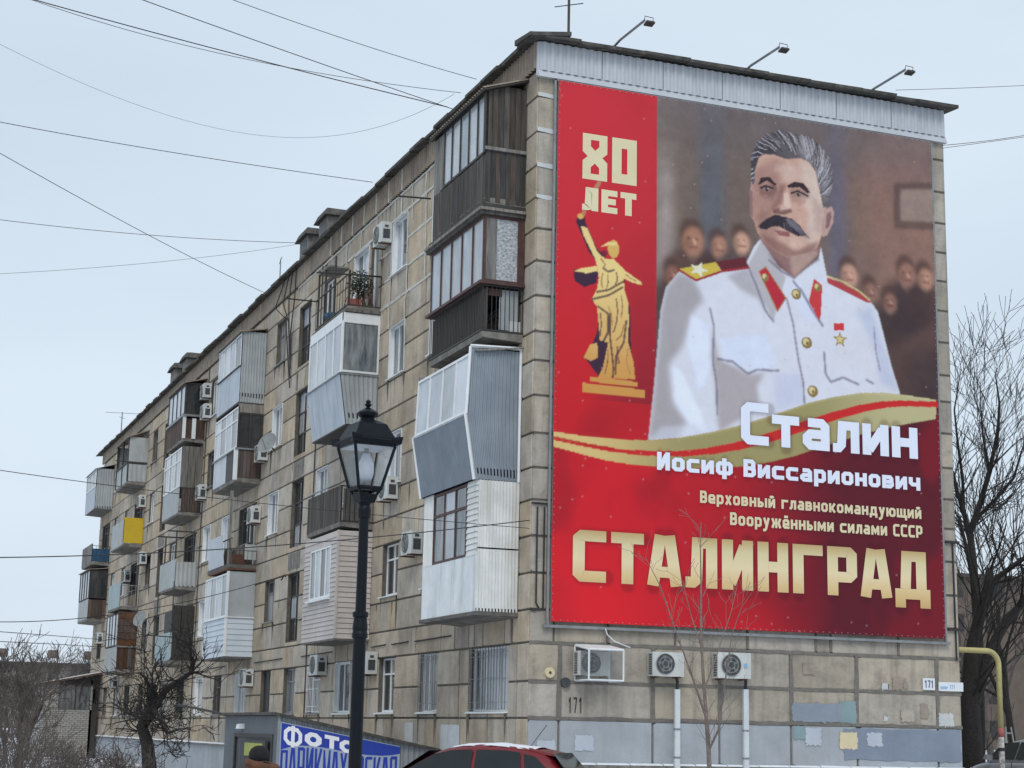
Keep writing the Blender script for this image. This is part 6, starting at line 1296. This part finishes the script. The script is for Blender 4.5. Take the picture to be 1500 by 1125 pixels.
for k, (b0, h, lab) in enumerate((((-8.933, 8.271, 0.3), 2.6, 'leafless bush at the bottom left corner'), ((-8.223, 10.21, 0.238), 2.3, 'leafless bush second from the bottom left corner'), ((-7.46, 12.136, 0.177), 1.5, 'leafless bush below the trees'), ((-6.61, 14.045, 0.117), 1.3, 'leafless bush before the brick lean-to'), ((-5.832, 14.946, 0.092), 1.4, 'leafless bush below the far ground floor windows'), ((-5.076, 15.842, 0.067), 1.7, 'leafless bush left of the crooked tree'), ((-7.537, 20.192, -0.102), 3.2, 'taller leafless bush behind the corner bush'), ((-5.699, 24.011, -0.221), 1.7, 'leafless bush behind the lower ones'), ((-8.599, 4.215, 0.443), 1.8, 'nearest leafless bush at bottom left'))):
    t = thing('leafless_bush', lab, 'bush', (b0[0], b0[1], gh(b0[0], b0[1])), 0, 'leafless bushes at the bottom left'); cm = MB(); rg = random.Random(80+k)
    for i in range(13):
        a = rg.uniform(0, 6.28); nd = Vector((math.cos(a)*rg.uniform(.1,.8), math.sin(a)*rg.uniform(.1,.8), 1)).normalized(); grow(cm, Vector((math.cos(a)*.35, math.sin(a)*.35, 0)), nd, h*.30, .014, 3, rg, dict(PAR, rmin=.006, wob=.16, up=.03, kids=3, twigs=3, ang=(.2,.7)))
    cm.build('branches', 'treem', t)

# ================================================================ brick lean-to and far buildings
t = thing('brick_lean_to', 'small pale brick lean-to with a wide window at the far end of the block', 'outbuilding', (-2.85, 57.2, 0)); A_ = lambda o: rel(o, t)
wx0, wz1 = (-2.044, 3.501); wx1, wz0 = (-0.402, 2.309)
bt = bpy.data.materials.new('silicate_brick_wall'); bt.use_nodes = True; n_ = bt.node_tree; bn = n_.nodes.new('ShaderNodeTexBrick'); gm_ = n_.nodes.new('ShaderNodeNewGeometry'); sp_ = n_.nodes.new('ShaderNodeSeparateXYZ'); cb_ = n_.nodes.new('ShaderNodeCombineXYZ'); ad_ = n_.nodes.new('ShaderNodeMath')
n_.links.new(gm_.outputs['Position'], sp_.inputs[0]); n_.links.new(sp_.outputs[0], ad_.inputs[0]); n_.links.new(sp_.outputs[1], ad_.inputs[1]); n_.links.new(ad_.outputs[0], cb_.inputs[0]); n_.links.new(sp_.outputs[2], cb_.inputs[1]); n_.links.new(cb_.outputs[0], bn.inputs['Vector'])
bn.inputs['Scale'].default_value = 1; bn.inputs['Brick Width'].default_value = .27; bn.inputs['Row Height'].default_value = .10; bn.inputs['Mortar Size'].default_value = .014
bn.inputs['Color1'].default_value = (.40,.385,.36,1); bn.inputs['Color2'].default_value = (.30,.29,.27,1); bn.inputs['Mortar'].default_value = (.12,.115,.11,1); n_.links.new(bn.outputs[0], n_.nodes['Principled BSDF'].inputs[0]); M['brickt'] = bt
X0, X1, Y0, Y1 = -2.8, -.15, 57.2, 62.6; H0, H1 = 3.5, 4.15
m = MB().hexa([(X0,Y0,0),(wx0,Y0,0),(wx0,Y0+.2,0),(X0,Y0+.2,0),(X0,Y0,H0),(wx0,Y0,H0+.2),(wx0,Y0+.2,H0+.2),(X0,Y0+.2,H0)]); A_(m.build('wall','brickt',t))
A_(MB().box(wx0,Y0,0,wx1,Y0+.2,wz0).build('wall','brickt',t)); A_(MB().box(wx1,Y0,0,X1-.35,Y0+.2,H0+.3).build('wall','brickt',t)); A_(MB().box(X0,Y0+.2,0,X0+.2,Y1,H0-.02).build('wall','brickt',t)); A_(MB().box(X1-.35,Y0+.02,0,X1,Y0+.1,2.6).build('door','framed',t))
A_(MB().box(wx0,Y0+.08,wz0,wx1,Y0+.12,wz1).build('pane','glassm',t)); A_(MB().box((wx0+wx1)/2-.03,Y0+.04,wz0,(wx0+wx1)/2+.03,Y0+.08,wz1).build('mullion','framed',t)); A_(MB().hexa([(wx0,Y0,wz1),(wx1,Y0,wz1),(wx1,Y0+.2,wz1),(wx0,Y0+.2,wz1),(wx0,Y0,H0+.18),(wx1,Y0,H0+.45),(wx1,Y0+.2,H0+.45),(wx0,Y0+.2,H0+.18)]).build('wall','framed',t))
A_(MB().prism([(X0-.35,Y0-.35,H0+.02),(X1+.1,Y0-.35,H1+.02),(X1+.1,Y1+.3,H1+.02),(X0-.35,Y1+.3,H0+.02)], .07).build('roof_sheet','rust',t)); A_(MB().prism([(X0-.33,Y0-.33,H0+.06),(X1+.1,Y0-.33,H1+.06),(X1+.1,Y1+.3,H1+.06),(X0-.33,Y1+.3,H0+.06)], .038).build('roof_snow','snow',t))
for k in range(2): A_(MB().box(X0-.02,Y0+.8+2.2*k,1.9,X0+.0,Y0+2.2+2.2*k,3.0).build('window','glassm',t))
# distant four storey block on the left
def far_block(label, x0, y, x1, dep, h, floors, nwin, m, wm, chimneys, snow=True, z0=0):
    t = thing('distant_building', label, 'building', (x0, y, z0)); B = lambda *a: MB().box(*a)
    L = x1-x0; B(0,0,0,L,dep,h).build('wall', m, t); B(-.4,-.4,h-.15,L+.4,dep+.4,h+.09).build('roof', 'roof', t)
    if snow: B(-.4,-.42,h+.1,L+.4,dep+.4,h+.55).build('roof_snow', 'snow', t)
    for f_ in range(floors):
        for i in range(nwin):
            xx = L*(i+.5)/nwin; zz_ = h*(f_+.38)/floors
            o = cube('window', wm, xx-.7, -.06, zz_, xx+.7, -.01, zz_+h/floors*.5, t)
    for xx in chimneys: B(xx-.5,3,h+.25,xx+.5,5,h+1.6).build('chimney', 'farb', t)
    return t
far_block('hazy distant four storey block with roof chimneys at the left', -28, 166, 30, 12, 7.046, 4, 22, 'farg', 'glassd', (33, 38.5, 42.5, 20), True, 1.0)
far_block('dark brown five storey block behind the trees at the right', 34.5, 58, 90, 12, 10.728, 5, 18, 'farb', 'framed', (), False, 1.0)

# ================================================================ gas pipe, fence, rack
t = thing('gas_pipe', 'yellow gas pipe bending down beside the right corner of the building', 'pipe', (10.0, .6, 0))
gx1, gz1 = (11.505, 3.637); gx2, gz2 = (11.509, 2.071); _, gz0 = (10.598, 3.62)
R_ = .30; r = .062; pts = [(0,0,gz0)] + [(gx1-10-R_+R_*math.sin(a), 0, gz0-R_+R_*math.cos(a)) for a in [i*math.pi/2/8 for i in range(9)]]
MB().tube(pts+[(gx1-10,0,1.95)], r, 12).build('yellow_section', 'gasy', t, smooth=True)
MB().tube([(gx1-10,0,1.949),(gx1-10,0,1.75)], r+.003, 12).build('red_section', 'gasr', t, smooth=True); MB().tube([(gx1-10,0,1.749),(gx1-10,0,0)], r+.002, 12).build('lower_section', 'gasw', t, smooth=True)
for z in (1.45, .95, .5): MB().tube([(gx1-10,0,z),(gx1-10,0,z+.07)], r+.012, 12).build('black_band', 'wire', t)
MB().tube([(.0,0,gz0),(.04,0,gz0)], r+.03, 12).build('wall_flange', 'gasy', t)
fx, fy = (22.645, 16.959); f1x, f1y = (22.721, 14.403)
t = thing('iron_fence', 'low black wrought iron fence on the snow behind the gas pipe', 'fence', (fx, fy, gh(fx, fy))); D = Vector((f1x-fx, f1y-fy, 0)); LL = D.length; t.rotation_euler = (0,0,math.atan2(D.y, D.x))
for z in (.12, .75): MB().box(0,-.02,z,LL,.02,z+.035).build('rail', 'black', t)
for i in range(int(LL/.16)): cube('bar', 'black', i*.16, -.045, .02, i*.16+.022, -.021, .95, t)
for i in range(int(LL/2)+1): MB().box(i*2-.03,.021,0,i*2+.03,.08,1.05).build('post', 'black', t)
kx, ky, kz_ = (17.476, 8.342, 1.442); t = thing('metal_rack', 'grey ladder shaped metal rack beside the silver car', 'rack', (kx, ky, gh(kx, ky)), .3)
hh = 2.05-gh(kx, ky)
for s in (-1, 1):
    for v in (-.3, .3): MB().tube([(.32*s, v, 0),(.12*s, v*.3, hh)], .02, 5).build('leg', 'acside', t)
for i in range(6): f_ = (i+.5)/6; MB().tube([(-.32+.2*f_, -.3+.2*f_, hh*f_),(.32-.2*f_, -.3+.2*f_, hh*f_)], .018, 5).build('rung', 'acside', t)
sw = MB()
for k in range(1): sw.box(0,0,0,.1,.1,.1)

# ================================================================ cars
def car(label, loc, rz, paint, snow=False, sc_=1.0, antenna_=True, kind='hatchback'):
    t = thing('parked_car', label, 'car', loc, rz, None); t.scale = (sc_,)*3
    def loft(st, name, m, smooth=True):
        q = MB(); k = len(st[0])
        for ring in st: q.v += ring
        for i in range(len(st)-1):
            for j in range(k): a = i*k+j; b = i*k+(j+1)%k; q.f.append((a, b, b+k, a+k))
        q.f.append(tuple(reversed(range(k)))); e = (len(st)-1)*k; q.f.append(tuple(e+j for j in range(k)))
        o = q.build(name, m, t, smooth=smooth)
        md = o.modifiers.new('round', 'SUBSURF'); md.levels = md.render_levels = 2; return o
    bst = []
    for x, w_, zb, zt in ((-2.02,.62,.42,.80),(-1.95,.80,.30,.93),(-1.5,.86,.24,.96),(-.8,.87,.22,.95),(0,.87,.22,.94),(.8,.87,.22,.93),(1.3,.86,.23,.88),(1.75,.80,.26,.78),(2.0,.66,.34,.66),(2.07,.5,.42,.58)):
        bst.append([(x,-w_*.88,zb),(x,-w_,zb+.16),(x,-w_,(zb+zt)/2),(x,-w_*.97,zt-.06),(x,-w_*.86,zt),(x,0,zt+.03),(x,w_*.86,zt),(x,w_*.97,zt-.06),(x,w_,(zb+zt)/2),(x,w_,zb+.16),(x,w_*.88,zb)])
    loft(bst, 'body', paint)
    gst = []; top = [(-1.98,.90,.0),(-1.90,1.05,.3),(-1.62,1.34,.85),(-1.35,1.43,1),(-.7,1.49,1),(-.1,1.47,1),(.25,1.39,.92),(.62,1.18,.5),(.98,.93,.05)]
    def yw(z): return .80-.24*max(0, z-.93)/.52
    for x, zt, f in top:
        ys = yw(zt-.06); gst.append([(x,-.82,.86),(x,-yw(min(zt,.95)),.93 if zt > .95 else zt-.02),(x,-ys,max(zt-.07,.9)),(x,-ys*.82,zt-.01),(x,0,zt+.015),(x,ys*.82,zt-.01),(x,ys,max(zt-.07,.9)),(x,yw(min(zt,.95)),.93 if zt > .95 else zt-.02),(x,.82,.86)])
    loft(gst, 'roof', paint)
    def pane(name, pts3, m='carglass'):
        q = MB(); q.poly(pts3); q.build(name, m, t)
    for s in (-1, 1):
        f = (lambda L: L) if s < 0 else (lambda L: L[::-1])
        Y = lambda x, z: (x, s*(yw(z)+.012), z)
        pane('side_window', f([Y(-.36,.98),Y(.80,.98),Y(.60,1.13),Y(.28,1.31),Y(.0,1.375),Y(-.36,1.39)])); pane('side_window', f([Y(-1.22,1.0),Y(-.42,.98),Y(-.42,1.39),Y(-.9,1.39),Y(-1.16,1.36)])); pane('side_window', f([Y(-1.68,1.08),Y(-1.28,1.01),Y(-1.22,1.34),Y(-1.42,1.30)]))
        cube('door_line', 'rubber', -.40, s*.872-.004, .35, -.385, s*.872+.006, .93, t); cube('door_handle', paint, -.65, s*.875-.02, .80, -.48, s*.875+.02, .83, t)
        o = MB().hexa([(.50,s*.84,.95),(.66,s*.84,.95),(.66,s*1.0,.97),(.50,s*1.0,.97),(.48,s*.84,1.07),(.62,s*.84,1.07),(.60,s*1.0,1.08),(.48,s*1.0,1.08)]).build('mirror', paint, t)
        o = MB().hexa([(-2.03,s*.52,.72),(-1.93,s*.80,.72),(-1.6,s*.862,.8),(-1.9,s*.5,.8),(-1.97,s*.55,1.0),(-1.88,s*.76,1.0),(-1.66,s*.82,1.02),(-1.88,s*.55,1.02)]).build('tail_light', 'gasr', t)
        MB().hexa([(1.6,s*.81,.60),(2.0,s*.58,.55),(2.0,s*.4,.55),(1.6,s*.5,.60),(1.58,s*.82,.76),(1.9,s*.6,.70),(1.9,s*.4,.70),(1.58,s*.5,.76)]).build('headlight', 'glassp', t)
    pane('windscreen', [(1.0,-.70,.95),(1.0,.70,.95),(.40,.60,1.36),(.40,-.60,1.36)]); pane('rear_window', [(-2.005,.66,1.0),(-2.005,-.66,1.0),(-1.70,-.58,1.36),(-1.70,.58,1.36)])
    MB().hexa([(-1.70,-.50,1.31),(-1.70,.50,1.31),(-1.35,.5,1.36),(-1.35,-.5,1.36),(-1.71,-.49,1.34),(-1.71,.49,1.34),(-1.25,.48,1.435),(-1.25,-.48,1.435)]).build('spoiler', paint, t)
    for x in (-1.25, 1.30):
        for s in (-1, 1):
            w_ = MB(); w_.tube([(x,s*.70,.31),(x,s*.88,.31)], .31, 24); o = w_.build('wheel', 'rubber', t); MB().tube([(x,s*.882,.31),(x,s*.89,.31)], .19, 16).build('rim', 'rail', o)
    if antenna_: MB().tube([(-1.15,.0,1.45),(-1.42,.0,1.80)], .006, 5).build('antenna', 'wire', t)
    if snow:
        q = MB(); n = 12; r = random.Random(2)
        for i in range(n+1):
            x = .1-1.45*i/n; zc = np.interp(x, [-1.35,-.7,-.1,.25], [1.43,1.49,1.47,1.39])+.012
            for j in range(7): y_ = -.50+j/6.0; q.v.append((x, y_*(1-.12*r.random()), zc-.045*(abs(y_)/.5)**2+r.uniform(0,.008)))
        for i in range(n):
            for j in range(6): a = i*7+j; q.f.append((a, a+7, a+8, a+1))
        q.build('roof_snow', 'snow', t)
    return t
c0 = (-2.173, -4.518, 1.452)
car('red hatchback with light snow on its roof, parked by the building corner', (c0[0]-.62, c0[1]+.35, gh(c0[0], c0[1])-.03), math.atan2(.658,-.753)+.05, 'red', True)
c1 = (14.376, 3.159, 1.609)
car('silver car partly cut by the right edge of the picture', (c1[0], c1[1], .26), math.radians(84), 'silver', False)

# ================================================================ person in a dark hat
pb = (-8.464, -14.051, 1.413); t = thing('person', 'person in a black knit hat and rust brown scarf walking below the annex', 'person', (pb[0], pb[1], -.25), math.radians(150), None)
J = [((0,0,.88),.14),((0,0,1.05),.15),((.01,0,1.25),.16),((.02,0,1.38),.12),((.05,0,1.43),.06),((.075,0,1.50),.085),((.085,0,1.58),.09),
     ((0,.17,1.33),.07),((-.06,.24,1.10),.052),((.06,.25,.88),.042),((.12,.25,.80),.035),((0,-.17,1.33),.07),((-.06,-.24,1.10),.052),((.06,-.25,.88),.042),((.12,-.25,.80),.035),
     ((0,.09,.80),.10),((.05,.10,.46),.065),((-.04,.10,.09),.05),((.12,.10,.04),.045),((0,-.09,.80),.10),((.0,-.10,.46),.065),((.08,-.10,.09),.05),((.24,-.10,.04),.045)]
Ed = [(0,1),(1,2),(2,3),(3,4),(4,5),(5,6),(3,7),(7,8),(8,9),(9,10),(3,11),(11,12),(12,13),(13,14),(0,15),(15,16),(16,17),(17,18),(0,19),(19,20),(20,21),(21,22)]
me = bpy.data.meshes.new('body'); me.from_pydata([j[0] for j in J], Ed, []); me.materials.append(M['coat']); o = bpy.data.objects.new('body', me); col.objects.link(o); o.parent = t
o.modifiers.new('skin', 'SKIN'); 
sv_ = me.skin_vertices[0].data if me.skin_vertices else None
if sv_ is None:
    bm_ = __import__('bmesh').new(); bm_.from_mesh(me); bm_.verts.layers.skin.verify(); bm_.to_mesh(me); bm_.free(); sv_ = me.skin_vertices[0].data
for i, (p, r) in enumerate(J): sv_[i].radius = (r, r); sv_[i].use_root = (i == 0)
o.modifiers.new('sub', 'SUBSURF').render_levels = 2
MB().lathe([(.01,1.47),(.07,1.49),(.088,1.56),(.085,1.60)], (.095,0,0), 14).build('face', 'skin', t, smooth=True)
MB().tube([(.18,0,1.55),(.205,0,1.53)], .014, 6).build('nose', 'skin', t)
MB().lathe([(.104,1.565),(.108,1.60),(.106,1.64),(.085,1.685),(.045,1.71),(.008,1.716)], (.085,0,0), 16).build('knit_hat', 'hat', t, smooth=True)
rg = random.Random(3); q = MB()
for k in range(3): q.tube([(.05+.13*math.cos(a)*(1+.06*k), .145*math.sin(a)*(1+.05*k), 1.43+.045*k+.03*math.cos(a)) for a in [i*2*math.pi/14 for i in range(15)]], .04, 7)
q.build('scarf', 'scarf', t, smooth=True)
for s in (1, -1):
    for k in range(5): MB().tube([(.12+.01*k, s*(.235+.012*k), .80),(.15+.012*k, s*(.235+.01*k), .75),(.14+.01*k, s*(.235+.008*k), .71)], .009, 5).build('finger', 'skin', t)

bx_, bz_ = (10.31, 11.36)
t = thing('wall_lamp', 'small dark lamp box on the right edge of the end wall beside the banner', 'lamp', (W0+.01, .3, bz_))
MB().box(.0,-.06,-.02,.08,.06,.02).build('bracket', 'iron', t); MB().box(.03,-.09,-.22,.11,.09,.21).build('housing', 'iron', t)
